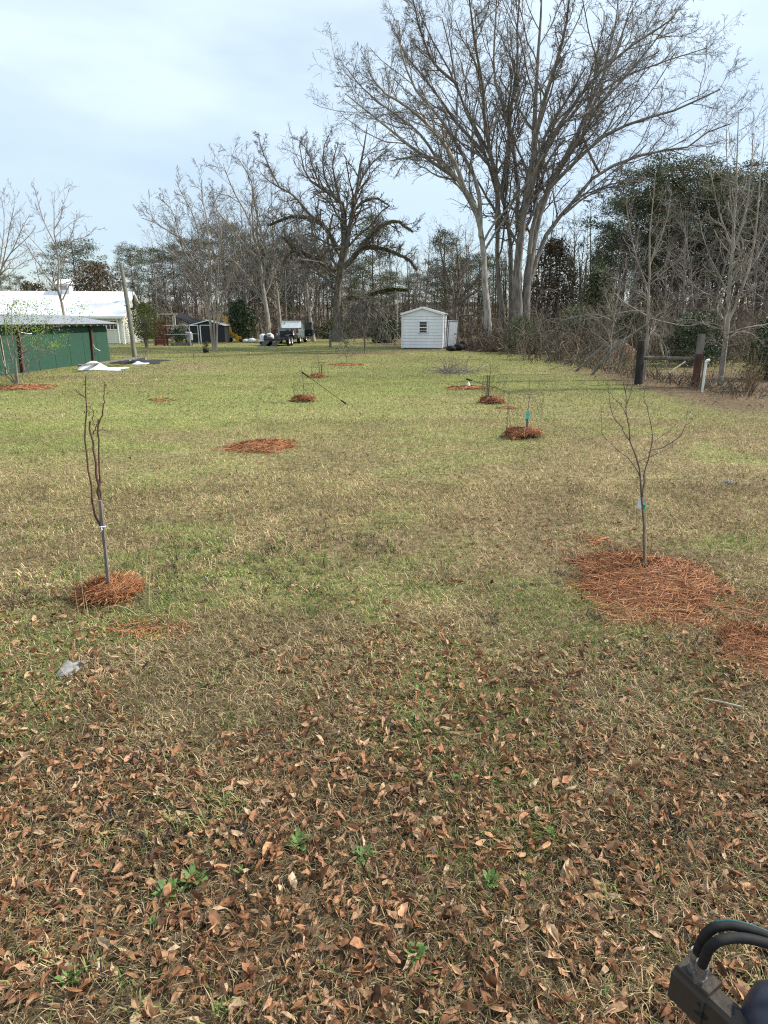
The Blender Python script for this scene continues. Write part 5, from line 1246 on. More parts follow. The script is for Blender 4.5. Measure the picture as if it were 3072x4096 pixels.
# ------------------------------------------------------------------ pine straw, saplings, cages
STR = np.array([[.43, .18, .07], [.27, .10, .042], [.58, .32, .15], [.13, .052, .026]])
def straw(mb, cx, cy, rx, ry, h, n, L=.17, w=.0018, dish=0., up=.0, lo=0.):
    th = RNG.uniform(0, 6.283, n); rr = np.sqrt(RNG.uniform(lo, 1, n))*(1 + .16*np.sin(2*th + 3*cx) + .12*np.sin(3*th + cx) + .09*np.sin(7*th + cy)); out = RNG.random(n) < .22; rr = np.where(out, rr*RNG.uniform(.9, 1.42, n), rr)
    x = cx + rr*rx*np.cos(th); y = cy + rr*ry*np.sin(th)
    hh = h*np.clip(1 - rr**2*(1 - dish), 0, 1)*(1 - dish*(1 - rr)) if dish else h*np.clip(1 - rr**2, 0, 1)
    z = hh*RNG.uniform(.55, 1.05, n) + .012
    az = th + math.pi/2 + RNG.normal(0, 1.3, n)
    el = RNG.normal(.0, .16, n) + up*np.abs(RNG.normal(0, .6, n))
    d = np.stack([np.cos(az)*np.cos(el), np.sin(az)*np.cos(el), np.sin(el)], 1); s = np.stack([-np.sin(az), np.cos(az), np.zeros(n)], 1)
    Ln = L*RNG.uniform(.6, 1.2, n); c = np.stack([x, y, z], 1); k = RNG.normal(0, .22, n)
    a = c - d*(Ln/2)[:, None]; b_ = c + s*(k*Ln*.5)[:, None] + [0, 0, .008]; e = c + d*(Ln/2)[:, None]
    a[:, 2] = np.maximum(a[:, 2], .008); e[:, 2] = np.maximum(e[:, 2], .008)
    ww = w*RNG.uniform(.7, 1.3, n)[:, None]; sv = unit(s + np.array([0, 0, .6]))
    V = np.stack([a - sv*ww, a + sv*ww, b_ - sv*ww, b_ + sv*ww, e - sv*ww, e + sv*ww], 1)
    i = np.arange(n)[:, None]*6; Q = np.concatenate([i + [0, 1, 3, 2], i + [2, 3, 5, 4]], 0)
    col = STR[RNG.choice(4, n, p=[.4, .28, .14, .18])]*RNG.uniform(.75, 1.25, n)[:, None]
    mb.add(V.reshape(-1, 3), Q, np.repeat(col, 6, 0))
def straw_bed(label, px, py, rx, ry, h, n, extra=(), **kw):
    p = ground(px, py); mb = MB(); straw(mb, p[0], p[1], rx, ry, h, n, **kw)
    if h > .03:                                                     # packed straw below the loose needles
        th = np.arange(20)/20*6.283; prof = [(.74, .004), (.6, h*.4), (.32, h*.74), (.001, h*.88)]
        V = np.vstack([np.stack([p[0] + rx*f_*np.cos(th), p[1] + ry*f_*np.sin(th), np.full(20, z_)], 1) for f_, z_ in prof]); i = np.arange(20); j = (i + 1) % 20
        mb.add(V, np.vstack([np.stack([i, j, j + 20, i + 20], 1) + k*20 for k in range(3)]), STR[3]*.8)
    for (ex, ey, erx, ery, en) in extra: e = ground(ex, ey); straw(mb, e[0], e[1], erx, ery, .015, en, **{k: v for k, v in kw.items() if k in ('L', 'w')})
    return solo('pine_straw_bed', mb, M_straw, label, 'mulch', p, 'rings of pine straw round the young trees')
straw_bed('broad red pine straw mound round the sapling with the green tie', 2580, 2330, .53, .54, .085, 8600, extra=((2365, 2165, .14, .14, 160), (3040, 2440, .30, .13, 230), (2700, 2480, .3, .12, 300)), L=.19, w=.0013)
straw_bed('nest of red pine straw inside the wire ring round the staked sapling', 440, 2386, .155, .17, .13, 2200, dish=.45, up=.5, w=.0014)
straw_bed('thin scatter of red pine straw between the two bare grass stems and the camera', 600, 2520,   .24, .13, .012, 170, w=.0019)
straw_bed('red pine straw patch cut by the frame edge', 3070, 2600, .26, .30, .05, 2200, w=.0013)
straw_bed('wide flat pine straw oval in the middle left of the lawn', 1052, 1787, .40, .48, .06, 4200, L=.2, w=.0021)
straw_bed('pine straw inside the tall wire cage with the teal tag', 2087, 1748, .26, .25, .17, 2600, w=.0021, up=.6, dish=.5)
straw_bed('pine straw inside the small battered wire cage left of centre', 1215, 1604, .22, .24, .15, 1700, w=.003, up=.5, dish=.4)
straw_bed('pine straw inside the cage with two dark stakes', 1964, 1612, .23, .26, .16, 1700, extra=((2030, 1634, .2, .14, 200),), w=.003, up=.7, dish=.4)
straw_bed('distant pine straw at the foot of the thin leaning sapling', 1270, 1510, .27, .3, .12, 900, w=.005)
straw_bed('flat pine straw patch in front of the low bare bush', 1386, 1459, .62, .55, .04, 1000, w=.0055)
straw_bed('flat pine straw patch with a small white tag standing in it', 1870, 1553, .55, .5, .04, 1300, w=.0045)
straw_bed('red mulch at the foot of the budding shrub', 80, 1552, .85, .8, .06, 1900, w=.0038)
straw_bed('small brown straw smear alone on the green lawn', 650, 1602, .32, .22, .01, 120, w=.005)

def cage(name, label, px, py, r, h, m, lean=0., n=16, squash=1., group='wire cages round the young trees', wr=.0016):
    c = ground(px, py); root = thing(name, label, 'wire cage', c, group=group)
    mb = MB(); t = np.linspace(0, 1, 9)
    for s_ in (-1, 1):
        for i in range(n):
            th = 6.283*i/n + s_*t*1.2; rr = r*(1 + .06*np.sin(3*th + px))
            mb.tube(np.stack([rr*np.cos(th) + lean*t*h, rr*np.sin(th)*squash, t*h*(1 + .05*np.sin(2*th + px))], 1), wr*.68, 3)
    part('mesh', mb, m, root)
    th = np.linspace(0, 6.283, 25)
    for f_ in (.01, .99): part('rim_wire', MB().tube(np.stack([r*(1 + .06*np.sin(3*th + px))*np.cos(th) + lean*f_*h, r*(1 + .06*np.sin(3*th + px))*np.sin(th)*squash, f_*h*(1 + .05*np.sin(2*th + px))], 1), wr*1.0, 3), m, root)
    return root
cage('wire_cage', 'faint rusty wire cage round the staked sapling', 440, 2400, .215, .58, M_wirerust, n=15, wr=.0010)
cage('wire_cage', 'tall straight wire cage with the teal tagged sapling inside', 2088, 1752, .275, .70, M_wire, n=18, wr=.0017)
cage('wire_cage', 'small battered wire cage left of centre on the lawn', 1215, 1606, .24, .42, M_wire, n=15, wr=.0026)
cage('wire_cage', 'wire cage leaning round the two dark stakes', 1967, 1614, .26, .62, M_wire, lean=.08, n=15, wr=.0024)
cage('wire_cage', 'low far wire cage round the thin leaning sapling', 1272, 1511, .22, .5, M_wire, n=10, wr=.003)
hp_ = ground(1075, 1612); th = np.linspace(-.3, 5.4, 22); hoop = MB()
for k_ in range(4): hoop.tube(np.stack([hp_[0] + (.16 + .02*k_)*np.cos(th), hp_[1] + .1*np.sin(th) + .02*k_, .17 + (.15 + .01*k_)*np.sin(th)], 1) + RNG.normal(0, .008, (22, 3)), .0026, 3)
hoop.tube([hp_ + [.15, 0, .1], hp_ + [.3, -.1, .03], hp_ + [.42, -.2, .02]], .006, 3)
solo('wire_hoop', hoop, M_wire, 'loose coil of bent wire standing on the lawn alone', 'wire coil', hp_)

def sapling(label, limbs, Yd, m, zoom, twigs=(6, .3), name='sapling', group='young fruit trees planted in two rows', wob=.12, buds=0):
    ox, oy, s = zoom; mp = mpp(Yd)/s; st, tw = MB(), MB(); LP, LR = [], []
    for li, (pts, w0, w1) in enumerate(limbs):
        sl_ = 0 if li == 0 else RNG.uniform(-wob, wob); z0 = None; pp = []
        for x, y in pts:
            p = at(x/s + ox, y/s + oy, Yd); z0 = p[2] if z0 is None else z0
            pp.append(at(x/s + ox, y/s + oy, Yd + sl_*(p[2] - z0)))
        if li == 0: foot = np.array([pp[0][0], pp[0][1], 0]); pp[0][2] = min(pp[0][2], -.02)
        L = smooth_line(pp, 16); L[1:] += RNG.normal(0, .0025, (15, 3)); LP.append(L); LR.append(np.linspace(w0*mp/2, w1*mp/2, 16))
    P, R = np.array(LP), np.array(LR); add_tubes(st, P, R, 6)
    root = thing(name, label, 'sapling', foot, group=group)
    part('stem', st, m, root, local=False, smooth=True)
    if twigs[0]:
        Q, r = offshoots(P, R, twigs[0], .25, .98, 45, .1, 4, .1, .05, fixed=twigs[1]); add_tubes(tw, Q, taper(np.maximum(r*.6, .0011), 4, .6), 3); part('twigs', tw, m, root, local=False, kind='stuff')
    return root, LP
ZS = (200, 1450, 1.923)
sY = ground(437, 2385)[1]
sap1, _ = sapling('tall three stemmed sapling tied to a grey wooden stake', [
    ([(448, 1790), (425, 1500), (405, 1330), (392, 1250), (335, 1150), (325, 1090), (333, 1010), (310, 900), (290, 780), (275, 660), (268, 560), (275, 450), (285, 380), (272, 290), (268, 200), (275, 100)], 22, 7),
    ([(395, 1250), (385, 1060), (370, 960), (355, 820), (340, 680), (320, 570), (305, 490), (310, 455)], 22, 12),
    ([(392, 1150), (385, 1000), (378, 800), (375, 650), (370, 520), (372, 450)], 15, 10), ([(374, 470), (400, 400), (418, 290), (415, 210), (420, 150)], 10, 5),
    ([(330, 555), (360, 480), (378, 435)], 8, 4), ([(345, 480), (325, 420), (340, 385), (300, 335)], 6, 3), ([(268, 270), (230, 240), (198, 212)], 7, 3), ([(373, 525), (400, 520), (455, 530)], 4, 2),
], sY, M_stem_red, ZS, twigs=(16, .014))
bdm = MB(); leaf_cards(bdm, [at(x/1.923 + 200, y/1.923 + 1450, sY) for x, y in ((255, 375), (300, 365), (310, 395), (250, 160), (285, 170), (400, 150), (425, 165), (300, 390), (430, 240), (265, 140))], 3, (.008, .008, .008), .009); part('buds', bdm, M_bud, sap1, local=False)
sa, sb_ = at(440 if False else 200 + 462/1.923, 1450 + 1815/1.923, sY - .03), at(200 + 387/1.923, 1450 + 1062/1.923, sY - .03)
sa[2] = min(sa[2], -.03)
stk = thing('wooden_stake', 'grey square wooden stake holding up the tall three stemmed sapling', 'stake', (sa[0], sa[1], 0))
part('shaft', MB().beam(sa, sb_, .021, .016), M_stake, stk, local=False)
tp = at(200 + 400/1.923, 1450 + 1268/1.923, sY - .05)
solo('white_tie', MB().tube([tp + [-.022, 0, .0], tp + [0, -.012, .008], tp + [.028, 0, .002], tp + [.036, 0, .012]], .004, 4).tube([tp + [.0, -.012, .004], tp + [.006, -.014, -.012], tp + [-.008, -.012, -.03]], .004, 4).tube([tp + [-.02, .0, .002], tp + [0, .05, .0], tp + [.024, .0, .002]], .003, 4), M_whitetag, 'white string tie knotted round the stake and sapling', 'tie')
ZR = (2200, 1500, 1.843)
rY = ground(2578, 2308)[1]
sap2, _ = sapling('slender sapling with upswept branches and a green tie in the pine straw mound', [
    ([(690, 1492), (693, 1300), (690, 1100), (682, 950), (675, 850), (665, 740), (650, 640), (620, 560), (590, 490), (580, 400), (565, 300), (555, 210), (560, 130), (545, 50), (515, -20), (500, -60)], 20, 4),
    ([(683, 900), (690, 800), (705, 690), (730, 600), (745, 530), (755, 450), (740, 340), (715, 240), (695, 160), (705, 110), (720, 60)], 11, 3),
    ([(670, 800), (645, 710), (610, 650), (560, 600), (480, 530), (420, 480), (385, 430), (380, 340), (378, 245)], 8, 2),
    ([(590, 490), (540, 410), (490, 340), (455, 280), (440, 200), (430, 110), (425, 70)], 8, 2), ([(740, 555), (830, 535), (910, 490), (970, 440), (1000, 350), (1020, 250), (1060, 200)], 8, 2),
    ([(652, 640), (740, 600), (830, 560), (940, 500)], 6, 2), ([(755, 500), (830, 450), (900, 390), (970, 320)], 4, 2), ([(560, 215), (590, 150), (610, 70), (620, 20)], 6, 2), ([(565, 300), (520, 220), (460, 160), (440, 130)], 5, 2), ([(555, 130), (570, 60), (590, 0)], 4, 2),
], rY, M_stem_grey, ZR, twigs=(9, .03))
c0, c1 = at(2200 + 706/1.843, 1500 + 1490/1.843, rY + .03), at(2200 + 702/1.843, 1500 + 700/1.843, rY + .03); c0[2] = -.02
solo('cane_stake', MB().cyl(c0, c1, .0062, .0055, 8), M_bamboo, 'thin tan cane standing behind the sapling with the green tie', 'stake', (c0[0], c0[1], 0))
gt = at(2200 + 691/1.843, 1500 + 972/1.843, rY)
solo('green_tie', MB().cyl(gt + [0, .012, -.016], gt + [.002, .012, .018], .017, .017, 10), M_greentie, 'bright green tape wound round the slender sapling and its cane', 'tie')
wt_ = at(2200 + 664/1.843, 1500 + 945/1.843, rY); solo('white_tag', MB().add([wt_ + [-.012, .01, -.04], wt_ + [.014, .0, -.04], wt_ + [.014, 0, .035], wt_ + [.0, .005, .045], wt_ + [-.012, .01, .01], *[wt_ + np.array(q) + [0, .002, 0] for q in ([-.012, .01, -.04], [.014, .0, -.04], [.014, 0, .035], [.0, .005, .045], [-.012, .01, .01])]], [[0, 1, 2, 3, 4], [9, 8, 7, 6, 5]]), M_whitetag, 'white plastic plant tag just above the green tie', 'tag')
# mid field trees
ZB = (1800, 1400, 3.318); ZA = (1000, 1400, 3.318)
Y3 = ground(2110, 1752)[1]
sapling('whip sapling behind the teal tag in the tall wire cage', [([(1038, 1120), (1035, 800), (1048, 690), (1060, 560), (1058, 430), (1055, 370)], 13, 5), ([(1058, 600), (1100, 560), (1150, 540)], 4, 2), ([(1045, 700), (1010, 620), (1005, 560)], 4, 2)], Y3, M_stem_grey, ZB, twigs=(5, .05))
a_, b_ = at(1800 + 1022/3.318, 1400 + 1110/3.318, Y3), at(1800 + 1030/3.318, 1400 + 820/3.318, Y3 - .02); a_[2] = -.02
solo('dark_stake', MB().beam(a_, b_, .03, .02), M_bark_dark, 'short dark stake carrying the teal tag', 'stake', (a_[0], a_[1], 0))
tt_ = at(1800 + 1030/3.318, 1400 + 862/3.318, Y3 - .05); ttag = thing('teal_tag', 'bright teal name tag with dark handwriting inside the tall cage', 'tag', tt_)
part('card', MB().box((0, 0, 0), (.062, .004, .118)), M_teal, ttag)
ik = MB()
for k_, z_ in enumerate((.035, .012, -.012, -.034)):
    xs = np.linspace(-.018, .018, 6); ik.tube(np.stack([xs, np.full(6, -.004), z_ + .006*np.sin(xs*260 + k_*2)], 1), .0016, 3)
part('writing', ik, M_ink, ttag)
a_, b_ = at(1800 + 1062/3.318, 1400 + 1130/3.318, Y3 + .1), at(1800 + 1112/3.318, 1400 + 60/3.318, Y3 + .1); a_[2] = -.02
solo('tall_cane', MB().tube(smooth_line([a_, (a_ + b_)/2 + [.015, 0, 0], b_], 6), np.linspace(.005, .003, 6), 6), M_bamboo, 'very tall thin cane rising out of the tall wire cage', 'stake', (a_[0], a_[1], 0))
Y4 = ground(1950, 1612)[1]
sapling('branchy young tree beside two dark stakes in the leaning cage', [([(515, 720), (520, 500), (532, 340), (540, 290), (540, 230), (530, 175)], 12, 5), ([(540, 290), (580, 260), (630, 215), (655, 190)], 6, 2), ([(540, 300), (600, 275), (660, 250)], 5, 2), ([(545, 390), (590, 330), (640, 280)], 5, 2), ([(535, 300), (490, 270), (440, 250)], 5, 2), ([(538, 240), (570, 200), (600, 180)], 4, 2)], Y4, M_stem_grey, ZB, twigs=(8, .1))
for x0, x1, lab in ((485, 500, 'dark thin stake in the leaning cage, the one set apart from the tree'), (500, 528, 'dark thin stake touching the branchy young tree')):
    a_, b_ = at(1800 + x0/3.318, 1400 + 710/3.318, Y4 - .06), at(1800 + x1/3.318, 1400 + 335/3.318, Y4 - .06); a_[2] = -.02
    solo('dark_stake', MB().beam(a_, b_, .028, .022), M_bark_dark, lab, 'stake', (a_[0], a_[1], 0))
def slim_pole(label, p0, g0, p1, tip, Yd0, Yd1, ribbon=None):
    a_, b_ = at(*p0, Yd0), at(*p1, Yd1); a_[2] = max(a_[2], .03); b_[2] = max(b_[2], .02)
    root = thing('slim_pole', label, 'pole', (b_[0], b_[1], 0), group='slim black handled poles on the lawn')
    part('rod', MB().cyl(a_, b_, .0065, .006, 6), M_blackmetal, root, local=False)
    gl = g0; part('grip', MB().cyl(a_, a_ + (b_ - a_)*gl, .02, .017, 8), M_rubber, root, local=False)
    if tip: part('tip', MB().cyl(b_ + (a_ - b_)*.12, b_, .014, .02, 8), M_rubber, root, local=False)
    if ribbon:
        c = a_ + (b_ - a_)*ribbon; solo('yellow_ribbon', MB().box(c - [0.01, .015, .16], (.022, .006, .30)), M_yellowtag, 'yellow ribbon hanging from the slim leaning pole', 'ribbon')
Yp = ground(1383, 1618)[1]
slim_pole('slim pole with black grip leaning down from the battered cage sapling', (1208, 1489), .14, (1383, 1616), True, Yp + .5, Yp, .6)
slim_pole('slim pole with black grip sticking out of the leaning cage', (1866, 1516), .15, (2008, 1560), False, Y4 + .3, Y4 - .1)
Y5 = ground(1213, 1600)[1]
sapling('thin curving sapling in the small battered cage', [([(715, 690), (712, 500), (700, 380), (690, 300), (675, 200), (660, 140), (640, 90), (600, 25), (580, 0)], 9, 3), ([(672, 190), (668, 160), (675, 145)], 4, 2)], Y5, M_stem_grey, ZA, twigs=(4, .05))
Y6 = ground(1277, 1506)[1]
sapling('thin leaning sapling in the low far cage', [([(922, 370), (918, 250), (905, 140), (885, 60), (868, 10), (845, -60)], 8, 3), ([(915, 160), (912, 80), (910, 20)], 4, 2)], Y6, M_stem_grey, ZA, twigs=(4, .08))
solo('dark_stake', MB().beam(*[(lambda q: q)(v) for v in (np.array([*at(1000 + 950/3.318, 1502, Y6)[:2], -.02]), at(1000 + 950/3.318, 1460, Y6))], .03, .03), M_bark_dark, 'short dark stake in the low far cage', 'stake')
Y7 = ground(1043, 1772)[1]
sapling('very thin whip sapling in the wide flat pine straw oval', [([(150, 1230), (130, 1120), (105, 1050), (95, 950), (90, 850), (85, 780), (105, 720)], 6, 3), ([(88, 790), (65, 745), (40, 740)], 3, 2), ([(100, 760), (120, 700), (112, 690)], 3, 2)], Y7, M_stem_grey, ZA, twigs=(3, .05))
sapling('short forked tan twig beside the whip sapling in the wide oval', [([(208, 1220), (215, 1150), (213, 1050)], 6, 3), ([(215, 1100), (185, 1060)], 3, 2)], Y7, M_bamboo, ZA, twigs=(0, 0))
# bent over cane in front of the shed, brush heap, tag
cY = ground(1768, 1450)[1]; solo('cane_stake', MB().cyl(np.array([*at(1768, 1440, cY)[:2], -.02]), at(1767, 1288, cY), .012, .009, 6), M_bamboo, 'tall thin cane standing on the lawn before the corner of the white shed', 'stake')
bp_ = ground(1815, 1490); bh = MB(); n = 170
P = grow(bp_ + RNG.normal(0, 1, (n, 3))*[.33, .45, 0] + [0, 0, .04], unit(RNG.normal(size=(n, 3))*[1, 1, .28] + [0, 0, .12]), RNG.uniform(.3, .8, n), 5, .16, -.02); P[..., 2] = np.maximum(P[..., 2], .015)
P2 = grow(bp_ + RNG.normal(0, 1, (14, 3))*[.25, .2, 0], unit(RNG.normal(0, .15, (14, 3)) + [0, 0, 1]), RNG.uniform(.4, .9, 14), 5, .08, 0)
add_tubes(bh, P, taper(RNG.uniform(.006, .014, n), 5, .5), 4); add_tubes(bh, P2, taper(np.full(14, .008), 5, .5), 4)
solo('brush_heap', bh, M_barkbrush, 'heap of cut grey branches lying on the lawn before the white shed', 'brush heap', bp_)
wt2 = ground(1873, 1551); solo('plant_tag', MB().lathe((wt2[0], wt2[1], 0), [(.055, 0), (.05, .09), (.02, .16), (.001, .17)], 8), M_whitetag, 'small white cone shaped tag on the flat pine straw patch', 'tag')
# dry grass stems by the near left cage
def stems(label, pts_list, Yd, m, zoom, r=.0022):
    ox, oy, s = zoom; mb = MB()
    for pts in pts_list:
        pp = [at(x/s + ox, y/s + oy, Yd) for x, y in pts]; pp[0][2] = -.01
        mb.tube(smooth_line(pp, 10), np.linspace(r, r*.6, 10), 4)
    return solo('dry_grass_stalk', mb, m, label, 'grass stem', (pp[0][0], pp[0][1], 0))
gY = ground(590, 2432)[1]
stems('pair of tall pale dry grass stems right of the staked sapling', [[(750, 1880), (738, 1680), (750, 1480), (775, 1330), (815, 1180)], [(758, 1875), (765, 1680), (780, 1530), (825, 1370)]], gY, M_bamboo, ZS, .0040)
stems('thin pale dry stems left of the staked sapling', [[(300, 2020), (280, 1850), (265, 1770)], [(235, 2000), (205, 1850), (195, 1760)], [(225, 1640), (205, 1450), (180, 1330)]], gY - .1, M_bamboo, ZS, .0022)
stems('pale forked twig lying before the staked sapling', [[(330, 1950), (420, 1890), (500, 1870), (580, 1885), (680, 1950)], [(610, 2020), (690, 1950), (790, 1870)]], ground(520, 2480)[1], M_bamboo, ZS, .003)
for px, py, sz, lab in ((280, 2685, .11, 'scrap of clear crumpled plastic on the grass near the left edge'), (2920, 1933, .1, 'scrap of pale plastic on the lawn at the right')):
    p = ground(px, py); sheet('plastic_scrap', p[0], p[1], sz*.5, sz*.7, .012, M_scrap, lab, 'scrap', 3, 9)
pk = ground(2890, 2835); solo('pale_stick', MB().tube([pk + [-.08, .04, .03], pk + [0, 0, .035], pk + [.07, -.03, .03]], [.005, .0045, .006], 6), M_woodpale, 'pale peeled stick on the leaves at the right', 'stick')

# green weeds among the leaves
def weed(px, py, r, label, group, nl=16):
    p = ground(px, py); mb = MB()
    for i in range(nl):
        a = i*2.4 + RNG.uniform(-.3, .3); el = RNG.uniform(.25, .95); L = r*.82*RNG.uniform(.5, 1.15); w = L*.135
        d = np.array([math.cos(a)*math.cos(el), math.sin(a)*math.cos(el), math.sin(el)]); s = np.array([-math.sin(a), math.cos(a), 0]); n0 = np.array([0, 0, .008])
        m1 = d*L*.5; t1 = d*L*.95 - [0, 0, L*.22*(1 - el)]
        mb.add([n0 - s*w*.3, n0 + s*w*.3, m1*.8 - s*w + n0, m1*.8 + s*w + n0, m1*1.45 - s*w*.9 + n0, m1*1.45 + s*w*.9 + n0, t1 + n0], [[0, 1, 3, 2], [2, 3, 5, 4]])
        mb.f.setdefault(3, []).append(np.array([[4, 5, 6]]) + mb.n - 7)
    o = bpy.data.objects.new('weed_rosette', mesh_of('weed_rosette', mb, M_weed)); COL.objects.link(o); o.location = (p[0], p[1], .0); tag(o, label, 'weed', group)
k = 3072/1659
for x, y, r, lab in ((418, 1908, .075, 'brightest green weed rosette, right one of the close pair'), (362, 1938, .07, 'greyer green weed rosette, left one of the close pair'), (645, 1830, .07, 'dark green weed clump among brown leaves right of the close pair'), (895, 2068, .06, 'green weed rosette low in the middle of the leaves'),
                     (905, 1497, .05, 'pale green weed rosette, farthest of the two in line up the middle'), (900, 1560, .055, 'round green weed rosette, nearer of the two in line up the middle'), (785, 1855, .06, 'spiky weed rosette right of the dark green clump'), (155, 2118, .065, 'weed patch near the lower left edge of the leaves'), (1060, 1912, .06, 'yellow green grassy weed tuft in the leaves')):
    weed(x*k, y*k, r, lab, 'large weeds in the leaf litter', 30)
LMK = [(1560, 2090, 'hydraulic arm'), (1560, 1528, 'pale peeled stick'), (150, 1445, 'clear plastic scrap'), (1400, 1250, 'broad straw mound'), (390, 1920, 'bright close pair of weeds'), (645, 1830, 'dark green weed clump'), (785, 1855, 'spiky weed rosette'), (895, 2068, 'low middle weed rosette'), (155, 2118, 'lower left weed patch'), (1060, 1912, 'yellow green tuft'), (900, 1530, 'two weeds in line'), (330, 1365, 'thin straw scatter'), (1640, 1400, 'cut off straw patch')]
used = set()
for x, y in ((1190, 1805), (1135, 1900), (1420, 1455), (1150, 1457), (215, 1420), (640, 1382), (1465, 1552), (1600, 1880), (215, 1870), (330, 2000), (210, 2085), (1345, 1860), (1255, 1500), (1330, 1760), (985, 1690), (700, 2085), (520, 1890), (470, 1700), (60, 2060), (1300, 2150)):
    lm = min(LMK, key=lambda q: (q[0] - x)**2 + (q[1] - y)**2); dx, dy = x - lm[0], y - lm[1]
    lab = 'small green weed rosette ' + (('right of' if dx > 0 else 'left of') if abs(dx) > abs(dy) else ('in front of' if dy > 0 else 'behind')) + ' the ' + lm[2]
    while lab in used: lab = lab.replace('small green', 'small farther green', 1) if 'farther' not in lab else lab.replace('farther', 'still farther', 1)
    used.add(lab); weed(x*k, y*k, RNG.uniform(.03, .045), lab, 'small weeds in the leaf litter', 12)
gr_ = MB(); xs, ys = sample_band(.9, 5.5, 120); 
kk = (fbm(xs, ys, .8, 70) > .57) & (RNG.random(len(xs)) < np.where(xs < .3, 1, .5)); xs, ys = xs[kk], ys[kk]
for x, y in zip(xs, ys):
    n = 9; a = RNG.uniform(0, 6.28, n); el = RNG.uniform(.4, 1.2, n); L = RNG.uniform(.05, .11, n)
    d = np.stack([np.cos(a)*np.cos(el), np.sin(a)*np.cos(el), np.sin(el)], 1); s = np.stack([-np.sin(a), np.cos(a), 0*a], 1)*.0022
    p0 = np.array([x, y, 0]) + RNG.normal(0, .012, (n, 3))*[1, 1, 0]; m1 = p0 + d*(L*.6)[:, None]; t1 = m1 + (d - [0, 0, .9])*(L*.4)[:, None]
    col = np.where(RNG.random() < .6, 1, 0)*np.array([.15, .22, .055]) + np.where(RNG.random() < .5, .3, 0)*C_TAN
    gr_.add(np.stack([p0 - s, p0 + s, m1 - s, m1 + s, t1], 1).reshape(-1, 3), np.concatenate([np.arange(n)[:, None]*5 + f for f in ([0, 1, 3], [0, 3, 2], [2, 3, 4])]), np.tile(np.maximum(col, .05), (n*5, 1)))
solo('green_tufts', gr_, M_grass, 'scattered longer green grass tufts in the near lawn', None, (0, 0, 0), kind='stuff')

# ------------------------------------------------------------------ tractor attachment at the camera's side
ZF = (2572, 3500, 3.318)
def fp(x, y, z):
    """the point at height z seen at a pixel of the bottom corner"""
    px, py = x/3.318 + 2572, y/3.318 + 3500; v = py - PXH/2
    t = (HC - z)/(SP + v/F*CP); return np.array([(px - PXW/2)/F*t, t*(CP - v/F*SP), z])
zt = .30
mac = thing('hydraulic_cylinder', 'worn black hydraulic arm with two hoses at the lower right corner', 'machine', (*fp(1100, 1700, 0)[:2], 0))
# square arm, top face outlined by four corners
A1, A2, A3, A4 = fp(480, 1310, zt), fp(740, 1560, zt), fp(950, 1395, zt), fp(680, 1140, zt)
ax = unit(fp(1450, 1860, zt) - fp(940, 1400, zt)); wv = unit(A2 - A1); wd2 = np.linalg.norm(A2 - A1)
arm = MB(); c_ = (A2 + A3)/2 + [0, 0, 0]
e0 = fp(600, 1480, zt) ; e0 = (A1 + A2)/2
L_ = .62; side = np.cross(ax, [0, 0, 1]); side /= np.linalg.norm(side)
wA = .095; top0 = fp(700, 1450, zt); hA = .115
def quadbar(p, d, L, w, h, ch=.014):
    """bar with chamfered edges hanging below its top line"""
    sd = np.cross(d, [0, 0, 1]); sd /= np.linalg.norm(sd); u_ = np.cross(sd, d)
    pr = [(-w/2 + ch, 0), (w/2 - ch, 0), (w/2, -ch), (w/2, -h + ch), (w/2 - ch, -h), (-w/2 + ch, -h), (-w/2, -h + ch), (-w/2, -ch)]
    V = [p + sd*a + u_*b for a, b in pr] + [p + d*L + sd*a + u_*b for a, b in pr]
    i = np.arange(8); j = (i + 1) % 8; mb = MB().add(V, np.stack([i, j, j + 8, i + 8], 1)); mb.f[8] = [np.array([list(range(8))[::-1], list(range(8, 16))])]
    return mb
dn = unit(ax*[1, 1, 0])
start = fp(860, 1490, zt)
part('arm', quadbar(start, dn, .75, .056, .094, .009), M_armpaint, mac, local=False)
part('end_cap', quadbar(start - dn*.072, dn, .085, .063, .102, .012), M_armpaint, mac, local=False)
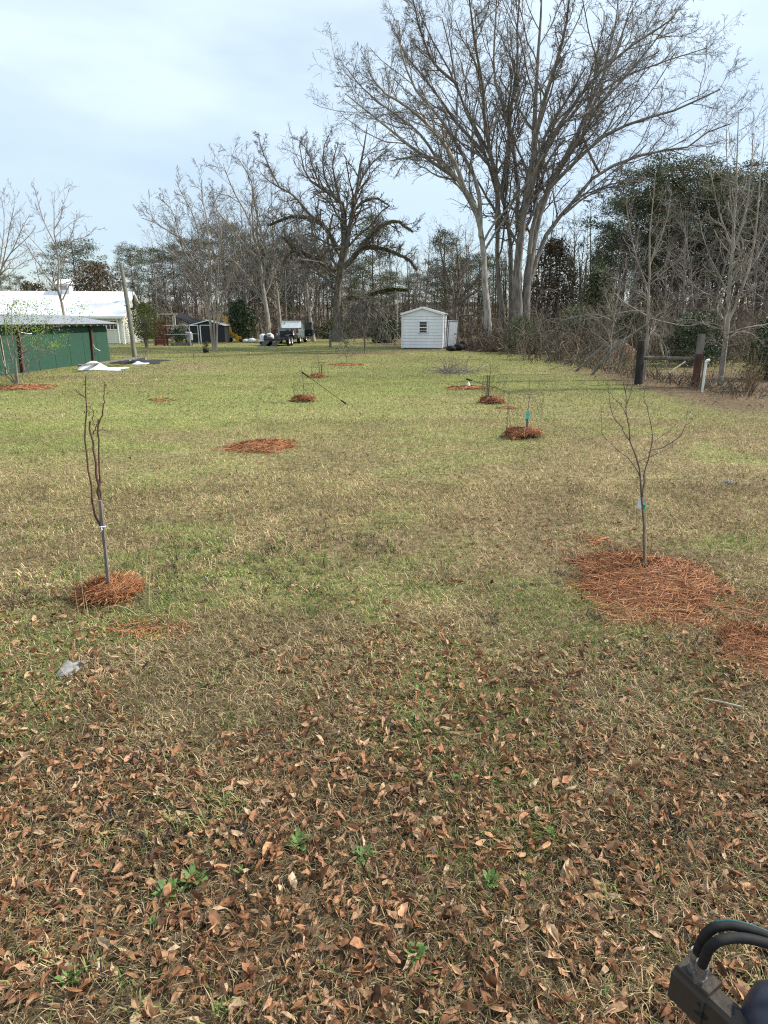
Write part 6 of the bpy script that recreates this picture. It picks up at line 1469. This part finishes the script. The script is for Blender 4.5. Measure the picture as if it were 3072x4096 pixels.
part('top_block', quadbar(start - dn*.066 + [0, 0, .016], dn, .082, .056, .016, .003), M_armpaint, mac, local=False)
part('mount_leg', MB().beam(start + dn*.7 - [0, 0, .06], np.array([*(start + dn*.72)[:2], -.02]), .06, .06), M_armpaint, mac, local=False)
def fitting(x, y, x2, y2, z0, z1):
    a_, b_ = fp(x, y, z0), fp(x2, y2, z1); return a_, b_
for (x, y, x2, y2, hose, zz) in ((680, 1270, 720, 1010, [(720, 1010), (770, 900), (850, 770), (960, 690), (1100, 665), (1300, 690), (1500, 750), (1700, 830), (1900, 930)], .0), (745, 1385, 790, 1180, [(790, 1180), (830, 1080), (890, 960), (990, 880), (1150, 840), (1350, 840), (1550, 880), (1750, 940), (1900, 1000)], .0)):
    za, zb = start[2] + .016, start[2] + .08
    a_, b_ = fp(x, y, za), fp(x2, y2, zb); d_ = unit(b_ - a_)
    nut = part('hex_fitting', MB().cyl(a_ - d_*.008, a_ + d_*.02, .0158, .0158, 6), M_zinc, mac, local=False)
    part('ferrule', MB().cyl(a_ + d_*.018, b_, .0134, .0138, 24), M_zinc, mac, local=False)
    n_ = len(hose); zs = zb + np.array([0, .05, .09, .115, .12, .12, .115, .11, .10])[:n_]
    H = smooth_line([b_ - d_*.01] + [fp(hx_, hy_, z_) for (hx_, hy_), z_ in list(zip(hose, zs))[1:]], 30)
    hs = part('hose', MB().tube(H, .0109, 14), M_rubber, mac, local=False, smooth=True)
    if y < 1300: part('hose_stripe', MB().tube(H[9:] + [0.0, .004, .0084], .0034, 6), M_hosestripe, hs, local=False)
bl_ = fp(1890, 1990, .30); kn = MB()
kn.tube(smooth_line([bl_ + [-.055, .0, -.05], bl_ + [-.03, .01, -.01], bl_ + [.05, 0, .0], bl_ + [.2, -.06, .0]], 10), [.03, .055, .075, .08, .08, .08, .08, .08, .08, .08], 14)
part('side_lug', kn, M_bluepaint, mac, local=False, smooth=True)
lg = np.array([*(bl_ + [.15, -.05, 0])[:2], -.02]); part('lug_leg', MB().beam(lg, bl_ + [.15, -.05, -.03], .07, .07), M_bluepaint, mac, local=False)
